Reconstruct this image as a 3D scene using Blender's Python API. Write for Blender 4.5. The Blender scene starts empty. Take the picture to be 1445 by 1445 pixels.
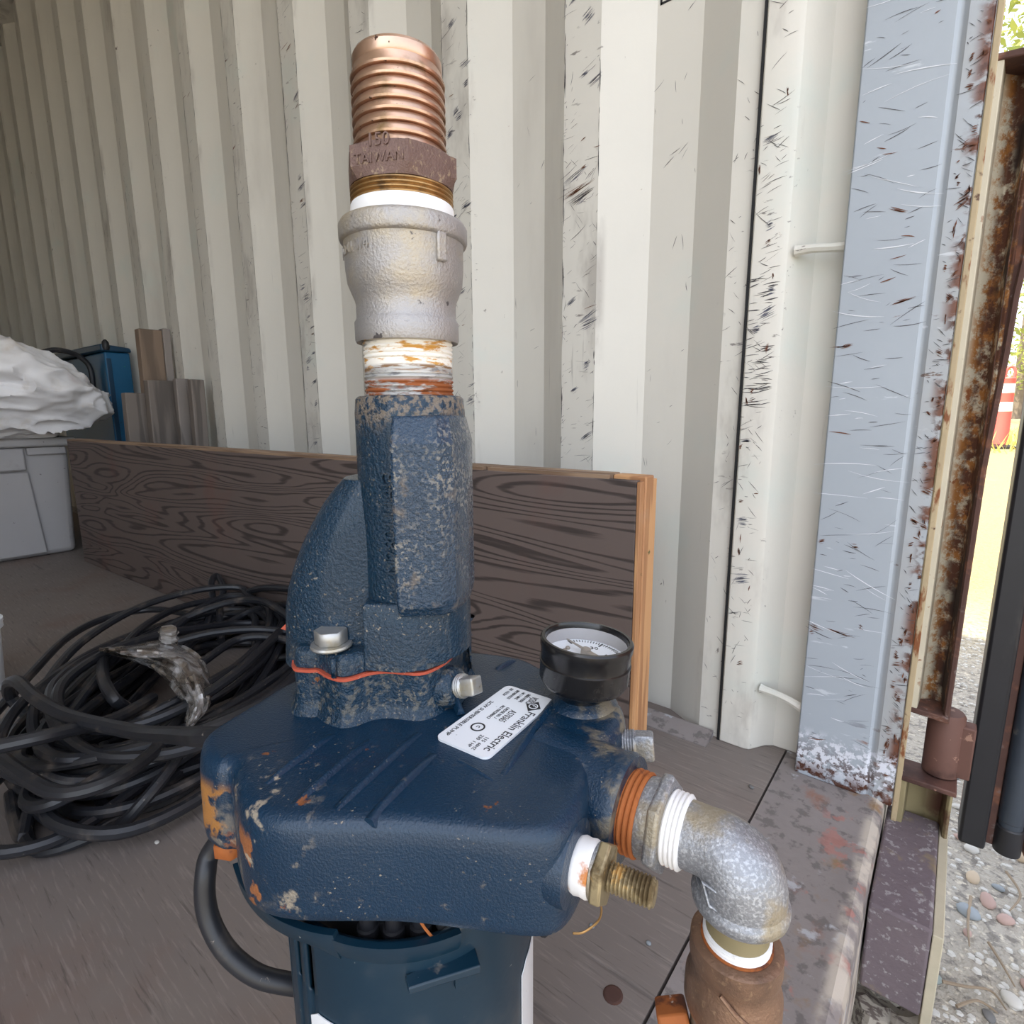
import bpy, bmesh, math, random
from mathutils import Vector, Matrix, noise

random.seed(7)
S = bpy.context.scene
C = S.collection
# ------------------------------------------------------------------ camera
F, CX, CY, CAMH = 780.0, 722.5, 722.5, 0.52
PITCH, YAW, ROLL = math.radians(10.3), math.radians(38.9), math.radians(-0.36)
FH = Vector((-math.sin(YAW), math.cos(YAW), 0)); UP = Vector((0, 0, 1)); RH = Vector((math.cos(YAW), math.sin(YAW), 0))
FW = FH * math.cos(PITCH) - UP * math.sin(PITCH)
_r = FW.cross(UP).normalized(); _u = _r.cross(FW)
RT = _r * math.cos(ROLL) + _u * math.sin(ROLL); UU = -_r * math.sin(ROLL) + _u * math.cos(ROLL)
cd = bpy.data.cameras.new('camera'); cam = bpy.data.objects.new('camera', cd); C.objects.link(cam)
cd.sensor_width = 36; cd.lens = F / 1445 * 36; cd.clip_start = 0.01; cd.clip_end = 300
cam.matrix_world = Matrix(((RT.x, UU.x, -FW.x, 0), (RT.y, UU.y, -FW.y, 0), (RT.z, UU.z, -FW.z, CAMH), (0, 0, 0, 1)))
S.camera = cam
# ------------------------------------------------------------------ light
w = bpy.data.worlds.new('world'); S.world = w; w.use_nodes = True
nt = w.node_tree; nt.nodes.clear()
sky = nt.nodes.new('ShaderNodeTexSky'); sky.sky_type = 'NISHITA'; sky.sun_disc = False
sky.sun_elevation = math.radians(58); sky.sun_rotation = math.radians(217); sky.air_density = 1.0; sky.dust_density = 2.5; sky.ozone_density = 1.0
hs = nt.nodes.new('ShaderNodeHueSaturation'); hs.inputs['Saturation'].default_value = 0.45
bg = nt.nodes.new('ShaderNodeBackground'); bg.inputs['Strength'].default_value = 0.52
wo = nt.nodes.new('ShaderNodeOutputWorld')
nt.links.new(sky.outputs[0], hs.inputs['Color']); nt.links.new(hs.outputs[0], bg.inputs[0]); nt.links.new(bg.outputs[0], wo.inputs[0])
sd = bpy.data.lights.new('sun', 'SUN'); sd.energy = 8.0; sd.angle = math.radians(0.6); sd.color = (1, .90, .70)
sun = bpy.data.objects.new('sun', sd); C.objects.link(sun)
sun.rotation_euler = Vector((-0.6, -0.8, 1.62)).to_track_quat('Z', 'Y').to_euler()
S.view_settings.view_transform = 'Standard'; S.view_settings.look = 'None'
S.view_settings.gamma = 1; S.view_settings.use_curve_mapping = False
S.view_settings.exposure = 0.42

# ------------------------------------------------------------------ pixel helpers (used only to read positions off the photo)
def ray(x, y): return FW + RT * ((x - CX) / F) - UU * ((y - CY) / F)
def AZ(x, y, z): d = ray(x, y); return d * ((z - CAMH) / d.z) + Vector((0, 0, CAMH))
def AX(x, y, X): d = ray(x, y); return d * (X / d.x) + Vector((0, 0, CAMH))
def AY(x, y, Y): d = ray(x, y); return d * (Y / d.y) + Vector((0, 0, CAMH))
PO = Vector((-.0502, .280)); KS = .280 / .268                      # pump axis in the camera-yaw frame
def loc(p): return Vector((p.dot(RH) - PO.x, p.dot(FH) - PO.y, p.z))
def LG(x, y, g): d = ray(x, y); return loc(d * (g / d.dot(FH)) + Vector((0, 0, CAMH)))
def LZ(x, y, z): return loc(AZ(x, y, z + CAMH))
def L(r, g, z): return Vector((r - PO.x, g - PO.y, z + CAMH))

# ------------------------------------------------------------------ material builder
class NB:
    def __init__(s, name):
        s.m = bpy.data.materials.new(name); s.m.use_nodes = True; s.t = s.m.node_tree; s.t.nodes.clear()
        s.out = s.n('ShaderNodeOutputMaterial'); s.b = s.n('ShaderNodeBsdfPrincipled')
        s.t.links.new(s.b.outputs[0], s.out.inputs[0]); s.tc = s.n('ShaderNodeTexCoord').outputs['Object']
    def n(s, k): return s.t.nodes.new(k)
    def lk(s, a, b):
        if isinstance(a, (int, float)): b.default_value = a
        elif isinstance(a, tuple): b.default_value = a if len(a) != 3 or b.type == 'VECTOR' else (*a, 1)
        else: s.t.links.new(a, b)
    def math(s, op, a, b=0.0, clamp=False):
        q = s.n('ShaderNodeMath'); q.operation = op; q.use_clamp = clamp; s.lk(a, q.inputs[0]); s.lk(b, q.inputs[1]); return q.outputs[0]
    def mapv(s, v=(1, 1, 1), rot=(0, 0, 0), off=(0, 0, 0)):
        q = s.n('ShaderNodeMapping'); s.lk(s.tc, q.inputs[0]); q.inputs['Scale'].default_value = v
        q.inputs['Rotation'].default_value = [math.radians(a) for a in rot]; q.inputs['Location'].default_value = off; return q.outputs[0]
    def noise(s, sc, vec=None, det=4, rough=.6, dist=0.0):
        q = s.n('ShaderNodeTexNoise'); s.lk(vec or s.tc, q.inputs['Vector']); q.inputs['Scale'].default_value = sc
        q.inputs['Detail'].default_value = det; q.inputs['Roughness'].default_value = rough; q.inputs['Distortion'].default_value = dist
        return q.outputs[0]
    def vor(s, sc, vec=None, f='F1'):
        q = s.n('ShaderNodeTexVoronoi'); q.feature = f; s.lk(vec or s.tc, q.inputs['Vector']); q.inputs['Scale'].default_value = sc; return q.outputs[0]
    def ramp(s, x, lo, hi):
        q = s.n('ShaderNodeMapRange'); q.interpolation_type = 'SMOOTHSTEP'; s.lk(x, q.inputs[0])
        a, b, c, d = (lo, hi, 0, 1) if lo <= hi else (hi, lo, 1, 0)
        for i, v in enumerate((a, b, c, d)): q.inputs[1 + i].default_value = v
        return q.outputs[0]
    def axis(s, ax):
        q = s.n('ShaderNodeSeparateXYZ'); s.lk(s.tc, q.inputs[0]); return q.outputs[ax]
    def mix(s, f, a, b):
        q = s.n('ShaderNodeMix'); q.data_type = 'RGBA'; s.lk(f, q.inputs[0]); s.lk(a, q.inputs[6]); s.lk(b, q.inputs[7]); return q.outputs[2]
    def fmix(s, f, a, b):
        q = s.n('ShaderNodeMix'); q.data_type = 'FLOAT'; s.lk(f, q.inputs[0]); s.lk(a, q.inputs[2]); s.lk(b, q.inputs[3]); return q.outputs[0]

def mat(name, col, rough=.5, metal=0., var=None, bump=None, layers=(), coat=0, spec=None):
    """col painted over by layers of wear; every mask is a noise field, a layer may be limited to a stretch of the object"""
    b = NB(name); c = (*col, 1); r = rough; me = metal
    if var:
        v = b.noise(var[0], b.mapv(var[2]) if len(var) > 2 else None, 5)
        k = b.fmix(v, 1 - var[1], 1 + var[1]); q = b.n('ShaderNodeVectorMath'); q.operation = 'SCALE'
        q.inputs[0].default_value = col; b.lk(k, q.inputs['Scale']); c = q.outputs[0]
    hgt = None
    for l in layers:
        vec = b.mapv(l.get('v', (1, 1, 1)), l.get('rot', (0, 0, 0)), l.get('off', (0, 0, 0)))
        f = b.noise(l['s'], vec, l.get('det', 5), l.get('ro', .6), l.get('dist', 0)) if l.get('k', 'noise') == 'noise' else b.vor(l['s'], vec)
        f = b.ramp(f, l['lo'], l['hi'])
        if 'm2' in l: f = b.math('MULTIPLY', f, b.ramp(b.noise(l['m2'][0], b.mapv(off=(3, 5, 7)), 4), l['m2'][1], l['m2'][2]))
        for z in l.get('zone', ()): f = b.math('MULTIPLY', f, b.ramp(b.axis(z[0]), z[1], z[2]))
        f = b.math('MULTIPLY', f, l.get('op', 1.0))
        c = b.mix(f, c, (*l['c'], 1))
        if 'r' in l: r = b.fmix(f, r, l['r'])
        if 'me' in l: me = b.fmix(f, me, l['me'])
        if 'h' in l:
            t = b.math('MULTIPLY', f, l['h']); hgt = t if hgt is None else b.math('ADD', hgt, t)
    b.lk(c, b.b.inputs['Base Color']); b.lk(r, b.b.inputs['Roughness']); b.lk(me, b.b.inputs['Metallic'])
    if coat: b.b.inputs['Coat Weight'].default_value = coat; b.b.inputs['Coat Roughness'].default_value = .15
    if spec is not None: b.b.inputs['Specular IOR Level'].default_value = spec
    if bump or hgt is not None:
        q = b.n('ShaderNodeBump')
        if bump:
            h = b.noise(bump[0], b.mapv(bump[3]) if len(bump) > 3 else None, 3)
            if hgt is not None: h = b.math('ADD', h, hgt)
            q.inputs['Strength'].default_value = bump[1]; q.inputs['Distance'].default_value = bump[2]
        else: h = hgt; q.inputs['Strength'].default_value = .5; q.inputs['Distance'].default_value = .001
        b.lk(h, q.inputs['Height']); b.lk(q.outputs[0], b.b.inputs['Normal'])
    return b.m

RUST = (.20, .065, .018); RUSTD = (.07, .022, .010)
DUST = (.36, .30, .22)
M = {}
M['wall'] = mat('container_paint', (.69, .665, .60), .48, var=(3.5, .07), bump=(60, .12, .002), layers=[
    dict(c=(.50, .47, .42), s=5, v=(1, 1, .25), lo=.52, hi=.80, op=.6),
    dict(c=(.30, .28, .26), s=90, v=(1, 1, .05), lo=.66, hi=.72, m2=(4, .45, .65), op=.55),
    dict(c=(.55, .66, .62), s=4, off=(2, 0, 1), lo=.56, hi=.75, op=.35),
    dict(c=(.10, .075, .06), s=55, v=(1, 1, .6), lo=.70, hi=.735, m2=(6, .5, .62), op=.85),
    dict(c=RUST, s=40, lo=.735, hi=.76, m2=(3, .52, .64), off=(9, 1, 4)),
    dict(c=(.30, .27, .24), s=14, v=(1, 1, .35), lo=.50, hi=.72, zone=[(1, .848, .842)], op=.55),
    dict(c=(.16, .14, .13), s=120, v=(.25, 1, 1), rot=(0, 28, 0), lo=.64, hi=.69, m2=(9, .46, .6), zone=[(1, .848, .842)], op=.8)])
M['post'] = mat('post_paint', (.365, .405, .45), .45, var=(5, .08), bump=(70, .1, .002), layers=[
    dict(c=(.34, .34, .33), s=7, v=(1, 1, .5), lo=.3, hi=.6, zone=[(0, -.050, -.040)], op=.75),
    dict(c=(.62, .66, .70), s=85, v=(.18, 1, 1), rot=(0, 12, 0), lo=.64, hi=.69, m2=(8, .45, .6), op=.7),
    dict(c=(.12, .12, .14), s=95, v=(.2, 1, 1), rot=(0, 4, 0), lo=.665, hi=.70, m2=(7, .48, .62), off=(4, 2, 2), op=.85),
    dict(c=(.14, .09, .07), s=70, v=(.4, 1, 1), rot=(0, 35, 0), lo=.655, hi=.69, m2=(9, .42, .55), zone=[(0, -.055, -.040)], op=.9),
    dict(c=(.13, .045, .022), s=30, v=(.6, 1, 1), lo=.46, hi=.56, zone=[(0, -.036, -.022)], h=.4),
    dict(c=RUSTD, s=45, lo=.52, hi=.6, zone=[(0, -.032, -.020)]),
    dict(c=RUST, s=30, v=(.5, 1, 1.6), lo=.69, hi=.72, m2=(5, .5, .6)),
    dict(c=RUSTD, s=60, lo=.46, hi=.56, zone=[(2, .07, .012)], h=.5),
    dict(c=(.66, .68, .74), s=150, lo=.47, hi=.55, zone=[(2, .08, .055), (2, .0, .035)], off=(1, 1, 0))])
M['framerust'] = mat('frame_rust', (.50, .45, .34), .6, var=(14, .12), bump=(120, .3, .001), layers=[
    dict(c=(.30, .12, .025), s=55, lo=.42, hi=.56, zone=[(0, -.008, .003)], ro=.75, r=.8),
    dict(c=(.085, .030, .014), s=38, lo=.40, hi=.54, zone=[(0, -.001, .010)], ro=.7, r=.85),
    dict(c=(.03, .016, .012), s=16, v=(1, 1, .5), lo=.46, hi=.56, zone=[(0, .006, .016)], r=.9),
    dict(c=RUST, s=70, lo=.60, hi=.66, m2=(10, .45, .6))])
M['edgecream'] = mat('worn_cream_edge', (.42, .33, .20), .6, var=(20, .2), layers=[
    dict(c=RUST, s=60, v=(1, 1, .3), lo=.55, hi=.63), dict(c=RUSTD, s=40, lo=.62, hi=.68)])
M['rust'] = mat('brown_rust', (.075, .034, .025), .8, var=(25, .35), bump=(150, .4, .001), layers=[
    dict(c=(.19, .075, .04), s=30, lo=.52, hi=.68), dict(c=(.16, .13, .12), s=60, lo=.6, hi=.7)])
M['hinge'] = mat('hinge_paint', (.12, .055, .040), .7, var=(18, .2), layers=[dict(c=(.05, .02, .015), s=14, lo=.52, hi=.66), dict(c=(.30, .17, .12), s=70, lo=.64, hi=.7)])
M['olive'] = mat('olive_steel', (.23, .19, .10), .6, var=(20, .3), layers=[dict(c=RUSTD, s=18, lo=.45, hi=.62, zone=[(0, .005, .03)])])
M['sill'] = mat('sill_steel', (.245, .215, .205), .62, var=(9, .28), bump=(90, .45, .0015), layers=[
    dict(c=(.13, .115, .11), s=60, lo=.52, hi=.62, op=.8),
    dict(c=(.27, .12, .075), s=12, v=(1, .6, 1), lo=.56, hi=.66, op=.8),
    dict(c=(.26, .15, .06), s=16, lo=.54, hi=.64, off=(3, 2, 1), zone=[(0, -.085, -.06)], op=.8),
    dict(c=(.40, .17, .14), s=22, lo=.57, hi=.63, off=(6, 2, 1), zone=[(0, -.10, -.07)], op=.7),
    dict(c=(.48, .49, .52), s=26, lo=.60, hi=.67, off=(1, 8, 2), op=.7),
    dict(c=(.50, .44, .37), s=18, lo=.40, hi=.55, zone=[(0, -.048, -.038)])])
M['block'] = mat('stained_beam', (.135, .105, .115), .8, var=(20, .3), bump=(160, .6, .0015), layers=[
    dict(c=(.30, .28, .28), s=120, lo=.56, hi=.64, op=.8), dict(c=(.21, .16, .10), s=18, lo=.56, hi=.66)])
M['blockside'] = mat('lit_beam_side', (.46, .41, .30), .8, var=(30, .2), bump=(120, .4, .001))  # pale colour paints in the daylight on the block's outer side
M['gasket_rubber'] = mat('black_rubber', (.014, .014, .017), .5, var=(30, .3), layers=[dict(c=(.10, .09, .085), s=18, v=(1, 1, .3), lo=.58, hi=.75, op=.5)])
M['tube_dark'] = mat('dark_tube', (.035, .045, .06), .45, var=(20, .3), layers=[dict(c=(.12, .12, .12), s=30, lo=.6, hi=.7)])
M['door'] = mat('rusty_door_sheet', (.24, .10, .05), .75, var=(18, .4), bump=(100, .3, .001), layers=[dict(c=(.08, .03, .02), s=16, lo=.48, hi=.6)])

def wood_mat(name, ca, cb, cc, sx, rings, axes, rough=.7, extra=()):
    """contour lines of a stretched noise field read as rotary-cut veneer"""
    b = NB(name)
    v = b.mapv(sx)
    n1 = b.noise(1.0, v, 2.0, .45, .3)
    ph = b.math('MULTIPLY', n1, rings)
    sn = b.math('SINE', ph)
    fine = b.noise(1.0, b.mapv(tuple(a * k for a, k in zip(sx, axes))), 3, .6)
    dark = b.ramp(b.math('ADD', sn, b.math('MULTIPLY', b.math('SUBTRACT', fine, .5), 1.6)), .25, 1.05)
    c = b.mix(b.noise(3.0, None, 4), (*ca, 1), (*cb, 1)); c = b.mix(b.math('MULTIPLY', dark, .8), c, (*cc, 1))
    for e in extra:
        f = b.ramp(b.noise(e['s'], b.mapv(e.get('v', (1, 1, 1))), 5), e['lo'], e['hi']); c = b.mix(b.math('MULTIPLY', f, e.get('op', 1.)), c, (*e['c'], 1))
    b.lk(c, b.b.inputs['Base Color']); b.b.inputs['Roughness'].default_value = rough
    q = b.n('ShaderNodeBump'); q.inputs['Strength'].default_value = .35; q.inputs['Distance'].default_value = .0015
    b.lk(b.math('SUBTRACT', 0, dark), q.inputs['Height']); b.lk(q.outputs[0], b.b.inputs['Normal'])
    return b.m
M['ply'] = wood_mat('weathered_plywood', (.155, .115, .10), (.105, .080, .072), (.026, .019, .017), (.85, 5, 8.5), 165, (7, 12, 22),
    extra=[dict(s=5, lo=.55, hi=.75, c=(.15, .07, .055), op=.5)])
M['plytop'] = wood_mat('beam_top_board', (.36, .245, .155), (.27, .18, .12), (.15, .09, .055), (2, 30, 30), 14, (3, 4, 4))
M['lumber'] = wood_mat('fresh_lumber_end', (.62, .34, .155), (.50, .27, .125), (.33, .15, .065), (26, 26, 2.2), 15, (2, 2, 3),
    extra=[dict(s=28, lo=.66, hi=.70, c=(.12, .10, .03)), dict(s=9, lo=.58, hi=.75, c=(.38, .26, .17), op=.6)])
M['board_brown'] = wood_mat('brown_board', (.235, .165, .115), (.19, .135, .095), (.12, .085, .06), (20, 20, 1.6), 12, (2, 2, 3))
M['board_grey'] = wood_mat('grey_board', (.205, .170, .145), (.165, .14, .12), (.09, .075, .065), (22, 22, 1.8), 13, (2, 2, 3))
M['board_pale'] = wood_mat('pale_grey_board', (.27, .235, .21), (.22, .19, .17), (.13, .11, .095), (22, 22, 1.8), 13, (2, 2, 3))
M['floor'] = wood_mat('floor_plywood', (.225, .190, .170), (.155, .132, .119), (.105, .090, .084), (3.0, 60, 4), 9, (4, 2.5, 3), rough=.6, extra=[
    dict(s=4, lo=.5, hi=.75, c=(.17, .09, .065), op=.45), dict(s=2.2, lo=.5, hi=.72, c=(.21, .18, .155), op=.55), dict(s=70, lo=.70, hi=.74, c=(.03, .025, .02), op=.8),
    dict(s=260, v=(.08, 1, 1), lo=.52, hi=.68, c=(.31, .27, .24), op=.42), dict(s=240, v=(.06, 1, 1), lo=.58, hi=.68, c=(.06, .05, .045), op=.5)])
M['castblue'] = mat('blue_cast_enamel', (.0028, .0235, .0540), .30, var=(20, .25), bump=(900, .45, .0012), coat=.25, spec=.38, layers=[
    dict(c=DUST, s=650, lo=.635, hi=.70, m2=(28, .44, .62), r=.9, op=.85),
    dict(c=(.30, .25, .19), s=150, lo=.62, hi=.76, m2=(22, .46, .62), r=.9, op=.6),
    dict(c=RUST, s=48, lo=.685, hi=.71, r=.85, m2=(9, .45, .6)),
    dict(c=(.34, .15, .035), s=75, lo=.46, hi=.54, zone=[(0, -.072, -.078), (2, .330, .336), (2, .362, .354)], r=.9),
    dict(c=(.27, .095, .03), s=62, lo=.585, hi=.625, zone=[(0, -.030, -.045), (1, -.055, -.070), (2, .362, .356)], r=.9),
    dict(c=(.36, .30, .22), s=95, lo=.58, hi=.66, zone=[(0, -.020, -.040), (1, -.055, -.070)], off=(5, 3, 1), r=.9, op=.8),
    dict(c=(.22, .19, .15), s=70, lo=.50, hi=.60, zone=[(0, -.03, -.06), (2, .358, .350)], m2=(40, .45, .6), op=.6, r=.9),
    dict(c=(.30, .24, .14), s=80, lo=.42, hi=.58, zone=[(0, .074, .090)], m2=(60, .45, .6), op=.55, r=.85)])
M['casttower'] = mat('blue_cast_rough', (.0038, .0260, .0540), .28, var=(24, .25), bump=(560, .95, .0020), coat=.3, spec=.4, layers=[
    dict(c=DUST, s=520, lo=.60, hi=.67, m2=(30, .40, .60), r=.9, op=.75),
    dict(c=(.19, .155, .12), s=300, lo=.44, hi=.56, zone=[(2, .507, .523)], r=.8, op=.95),
    dict(c=(.20, .18, .14), s=240, lo=.50, hi=.62, zone=[(2, .41, .385)], r=.9, op=.5),
    dict(c=RUST, s=60, lo=.69, hi=.72, r=.85)])
M['castpad'] = mat('dusty_glint_blue_pad', (.0070, .0320, .0680), .26, var=(24, .25), bump=(560, .95, .0020), coat=.4, layers=[  # brighter blue; the pale speckle is dust plus painted-in glints of light
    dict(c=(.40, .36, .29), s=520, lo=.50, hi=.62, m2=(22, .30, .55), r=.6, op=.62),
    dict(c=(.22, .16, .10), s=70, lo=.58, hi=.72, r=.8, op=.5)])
M['steelblue'] = mat('blue_motor_paint', (.0035, .0225, .0420), .36, var=(14, .3), bump=(300, .08, .0006), layers=[
    dict(c=(.22, .19, .16), s=45, lo=.63, hi=.72, r=.8, op=.6), dict(c=(.08, .085, .085), s=14, lo=.52, hi=.72, op=.5),
    dict(c=(.45, .45, .42), s=160, lo=.72, hi=.75, op=.8)])
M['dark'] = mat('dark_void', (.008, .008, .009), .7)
M['bronze'] = mat('worn_bronze_barb', (.60, .40, .29), .32, .9, var=(60, .25), bump=(300, .15, .0006), layers=[
    dict(c=(.26, .17, .08), s=45, lo=.50, hi=.68, r=.55), dict(c=(.10, .055, .04), s=300, lo=.66, hi=.7, r=.8)])
M['bronzecast'] = mat('dark_cast_bronze_hex', (.165, .105, .088), .62, .45, var=(60, .3), bump=(900, .6, .0008), layers=[dict(c=(.36, .27, .18), s=420, lo=.55, hi=.68, op=.7)])
M['brassthread'] = mat('brass_thread', (.42, .25, .10), .42, .85, var=(70, .3), layers=[dict(c=(.16, .10, .05), s=60, lo=.5, hi=.66)])
M['iron'] = mat('grey_malleable_iron', (.38, .365, .355), .52, .65, var=(40, .15), bump=(800, .55, .0009), layers=[
    dict(c=(.50, .42, .28), s=26, lo=.50, hi=.72, op=.7), dict(c=(.12, .11, .11), s=120, lo=.66, hi=.71), dict(c=RUST, s=60, lo=.735, hi=.75)])
M['galv'] = mat('galvanised_steel', (.27, .28, .30), .50, .6, var=(70, .3), bump=(600, .5, .0008), layers=[
    dict(c=(.62, .64, .68), s=800, lo=.46, hi=.66, op=.5), dict(c=(.36, .29, .17), s=30, lo=.50, hi=.64, op=.7, r=.55), dict(c=(.10, .09, .08), s=60, lo=.66, hi=.72, op=.7)])
M['zinc'] = mat('zinc_plated_steel', (.46, .46, .45), .45, .8, var=(80, .2), layers=[dict(c=(.40, .34, .22), s=60, lo=.52, hi=.66, op=.7, r=.6), dict(c=(.12, .10, .08), s=140, lo=.66, hi=.72)])
M['yellowzinc'] = mat('yellow_zinc_steel', (.40, .33, .20), .42, .75, var=(70, .3), layers=[dict(c=(.14, .10, .05), s=50, lo=.5, hi=.64, r=.7), dict(c=(.55, .36, .14), s=80, lo=.6, hi=.68)])
M['nipple'] = mat('galvanised_rusty_nipple', (.46, .46, .45), .5, .45, var=(60, .3, (1, 1, 3)), layers=[
    dict(c=(.17, .17, .18), s=90, v=(1, 1, 3), lo=.52, hi=.64, op=.8),
    dict(c=(.80, .77, .70), s=70, v=(1, 1, 4), lo=.30, hi=.45, zone=[(2, .540, .5425)], me=0, r=.7),
    dict(c=(.52, .27, .06), s=80, v=(1, 1, 4), lo=.52, hi=.62, zone=[(2, .537, .541)], me=0, r=.8),
    dict(c=(.26, .075, .018), s=70, v=(1, 1, 5), lo=.40, hi=.52, zone=[(2, .5365, .534)], me=0, r=.85),
    dict(c=(.10, .035, .012), s=90, v=(1, 1, 6), lo=.52, hi=.6, zone=[(2, .533, .530)], me=0, r=.85),
    dict(c=(.20, .11, .05), s=80, v=(1, 1, 8), lo=.45, hi=.55, zone=[(2, .5385, .5395), (2, .5425, .5410)], me=0, r=.8)])
M['ptfe'] = mat('white_thread_tape', (.80, .80, .80), .45, var=(60, .06), layers=[dict(c=(.45, .38, .30), s=90, lo=.66, hi=.74, op=.7)])
M['ptfe_rust'] = mat('rust_stained_tape', (.78, .77, .76), .5, layers=[dict(c=(.50, .17, .03), s=45, lo=.56, hi=.64), dict(c=(.25, .12, .06), s=100, lo=.66, hi=.71)])
M['orange_rust'] = mat('orange_rust_thread', (.36, .105, .022), .75, var=(60, .4), layers=[dict(c=(.11, .03, .012), s=50, lo=.5, hi=.62), dict(c=(.62, .55, .5), s=60, lo=.66, hi=.70)])
M['redbronze'] = mat('brown_cast_bronze', (.25, .150, .098), .5, .6, var=(40, .25), bump=(700, .4, .0008), layers=[dict(c=(.10, .062, .045), s=26, lo=.5, hi=.7, op=.7), dict(c=(.42, .28, .17), s=300, lo=.58, hi=.68, op=.5)])
M['redgasket'] = mat('red_gasket', (.46, .085, .045), .7, var=(60, .2), layers=[dict(c=(.55, .35, .28), s=500, lo=.62, hi=.7)])
M['blackgauge'] = mat('black_gauge_case', (.012, .011, .011), .22, var=(40, .3), layers=[dict(c=(.25, .23, .2), s=420, lo=.71, hi=.74, r=.8), dict(c=(.05, .045, .04), s=26, lo=.55, hi=.75, op=.6, r=.45)])
M['white'] = mat('gauge_dial_white', (.80, .83, .86), .5)
M['label'] = mat('label_white', (.78, .80, .83), .4, layers=[dict(c=(.45, .46, .46), s=300, lo=.70, hi=.73)])
M['ink'] = mat('black_ink', (.015, .015, .018), .6)
M['greyneedle'] = mat('needle_metal', (.34, .30, .26), .4, .6)
M['cable'] = mat('black_cable_jacket', (.017, .018, .022), .40, var=(14, .4), bump=(200, .15, .0008), layers=[dict(c=(.13, .105, .085), s=22, lo=.54, hi=.74, r=.75, op=.75), dict(c=(.22, .19, .16), s=120, lo=.68, hi=.73, r=.8)])
M['tote'] = mat('grey_plastic_tote', (.40, .385, .385), .5, var=(4, .08), layers=[dict(c=(.20, .18, .17), s=7, lo=.55, hi=.72, op=.6), dict(c=(.14, .12, .12), s=60, lo=.69, hi=.73)])
M['tarp'] = mat('white_woven_sack', (.84, .83, .84), .38, var=(6, .06), bump=(40, .12, .004), layers=[dict(c=(.56, .46, .34), s=5, lo=.58, hi=.75, op=.7), dict(c=(.50, .38, .38), s=4, off=(4, 4, 1), lo=.60, hi=.75, op=.6)])
M['bluebox'] = mat('blue_painted_sheet', (.012, .105, .22), .35, var=(8, .15), layers=[dict(c=(.02, .3, .12), s=30, v=(1, 1, 4), lo=.68, hi=.72), dict(c=(.03, .03, .03), s=25, lo=.66, hi=.72)])
M['bluelid'] = mat('dark_blue_lid', (.010, .045, .09), .35, var=(8, .2))
M['orange'] = mat('orange_delineator', (.85, .09, .07), .5)
M['reflect'] = mat('pale_reflective_band', (.85, .80, .62), .5)
M['bark'] = mat('tree_bark', (.17, .135, .10), .9, var=(6, .35), bump=(20, .6, .02))
M['teal'] = mat('teal_paint', (.05, .26, .30), .5)
M['ground'] = mat('gravel_ground', (.37, .335, .28), .9, var=(6, .2), bump=(70, .9, .012), layers=[
    dict(c=(.20, .18, .155), s=60, lo=.50, hi=.62), dict(c=(.56, .50, .40), s=90, lo=.55, hi=.66, off=(2, 2, 2)), dict(c=(.27, .215, .085), s=.9, lo=.20, hi=.40, zone=[(1, 1.6, 3.0)], op=.85)])
M['twig'] = mat('dry_twig', (.25, .19, .13), .85, var=(30, .3))
M['logwood'] = mat('grey_driftwood', (.27, .24, .20), .9, var=(20, .35, (6, 1, 1)), bump=(60, .8, .003), layers=[dict(c=(.09, .07, .06), s=30, v=(1, 5, 5), lo=.5, hi=.6)])
M['scuff'] = mat('black_scuff', (.075, .070, .075), .7, var=(60, .4))
M['scuffblue'] = mat('blue_grey_scuff', (.12, .125, .17), .7, var=(60, .4))
M['scuffrust'] = mat('rust_streak', (.16, .06, .03), .85, var=(50, .4))
M['scufflight'] = mat('bare_scratch', (.74, .76, .80), .6)
def glass_mat():
    b = NB('gauge_glass'); t = b.n('ShaderNodeBsdfTransparent'); g = b.n('ShaderNodeBsdfGlossy'); g.inputs['Roughness'].default_value = .05
    mx = b.n('ShaderNodeMixShader'); mx.inputs[0].default_value = .07; b.t.links.new(t.outputs[0], mx.inputs[1]); b.t.links.new(g.outputs[0], mx.inputs[2]); b.t.links.new(mx.outputs[0], b.out.inputs[0])
    return b.m
M['glass'] = glass_mat()
def tape_mat():
    b = NB('clear_packing_tape')
    n = b.noise(16, None, 4, .6, .8)
    b.lk(b.mix(b.ramp(n, .4, .65), (.24, .20, .16, 1), (.72, .71, .70, 1)), b.b.inputs['Base Color'])
    b.b.inputs['Roughness'].default_value = .12; b.b.inputs['Alpha'].default_value = .93; b.b.inputs['Specular IOR Level'].default_value = .9; b.b.inputs['Metallic'].default_value = .25
    q = b.n('ShaderNodeBump'); q.inputs['Strength'].default_value = .4; q.inputs['Distance'].default_value = .006; b.lk(b.noise(30, None, 1), q.inputs['Height']); b.lk(q.outputs[0], b.b.inputs['Normal'])
    return b.m
M['tape'] = tape_mat()
def leaf_mat(name, a, bcol):
    b = NB(name)
    oi = b.n('ShaderNodeNewGeometry')
    b.lk(b.mix(oi.outputs['Random Per Island'], (*a, 1), (*bcol, 1)), b.b.inputs['Base Color']); b.b.inputs['Roughness'].default_value = .6
    tr = b.n('ShaderNodeBsdfTranslucent'); b.lk(b.mix(oi.outputs['Random Per Island'], (*bcol, 1), (*a, 1)), tr.inputs[0])
    mx = b.n('ShaderNodeMixShader'); mx.inputs[0].default_value = .4; b.t.links.new(b.b.outputs[0], mx.inputs[1]); b.t.links.new(tr.outputs[0], mx.inputs[2]); b.t.links.new(mx.outputs[0], b.out.inputs[0])
    return b.m
M['leaf'] = leaf_mat('pine_leaf', (.13, .19, .035), (.40, .40, .10))
M['grass'] = leaf_mat('dry_grass', (.42, .40, .08), (.66, .58, .20))
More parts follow.
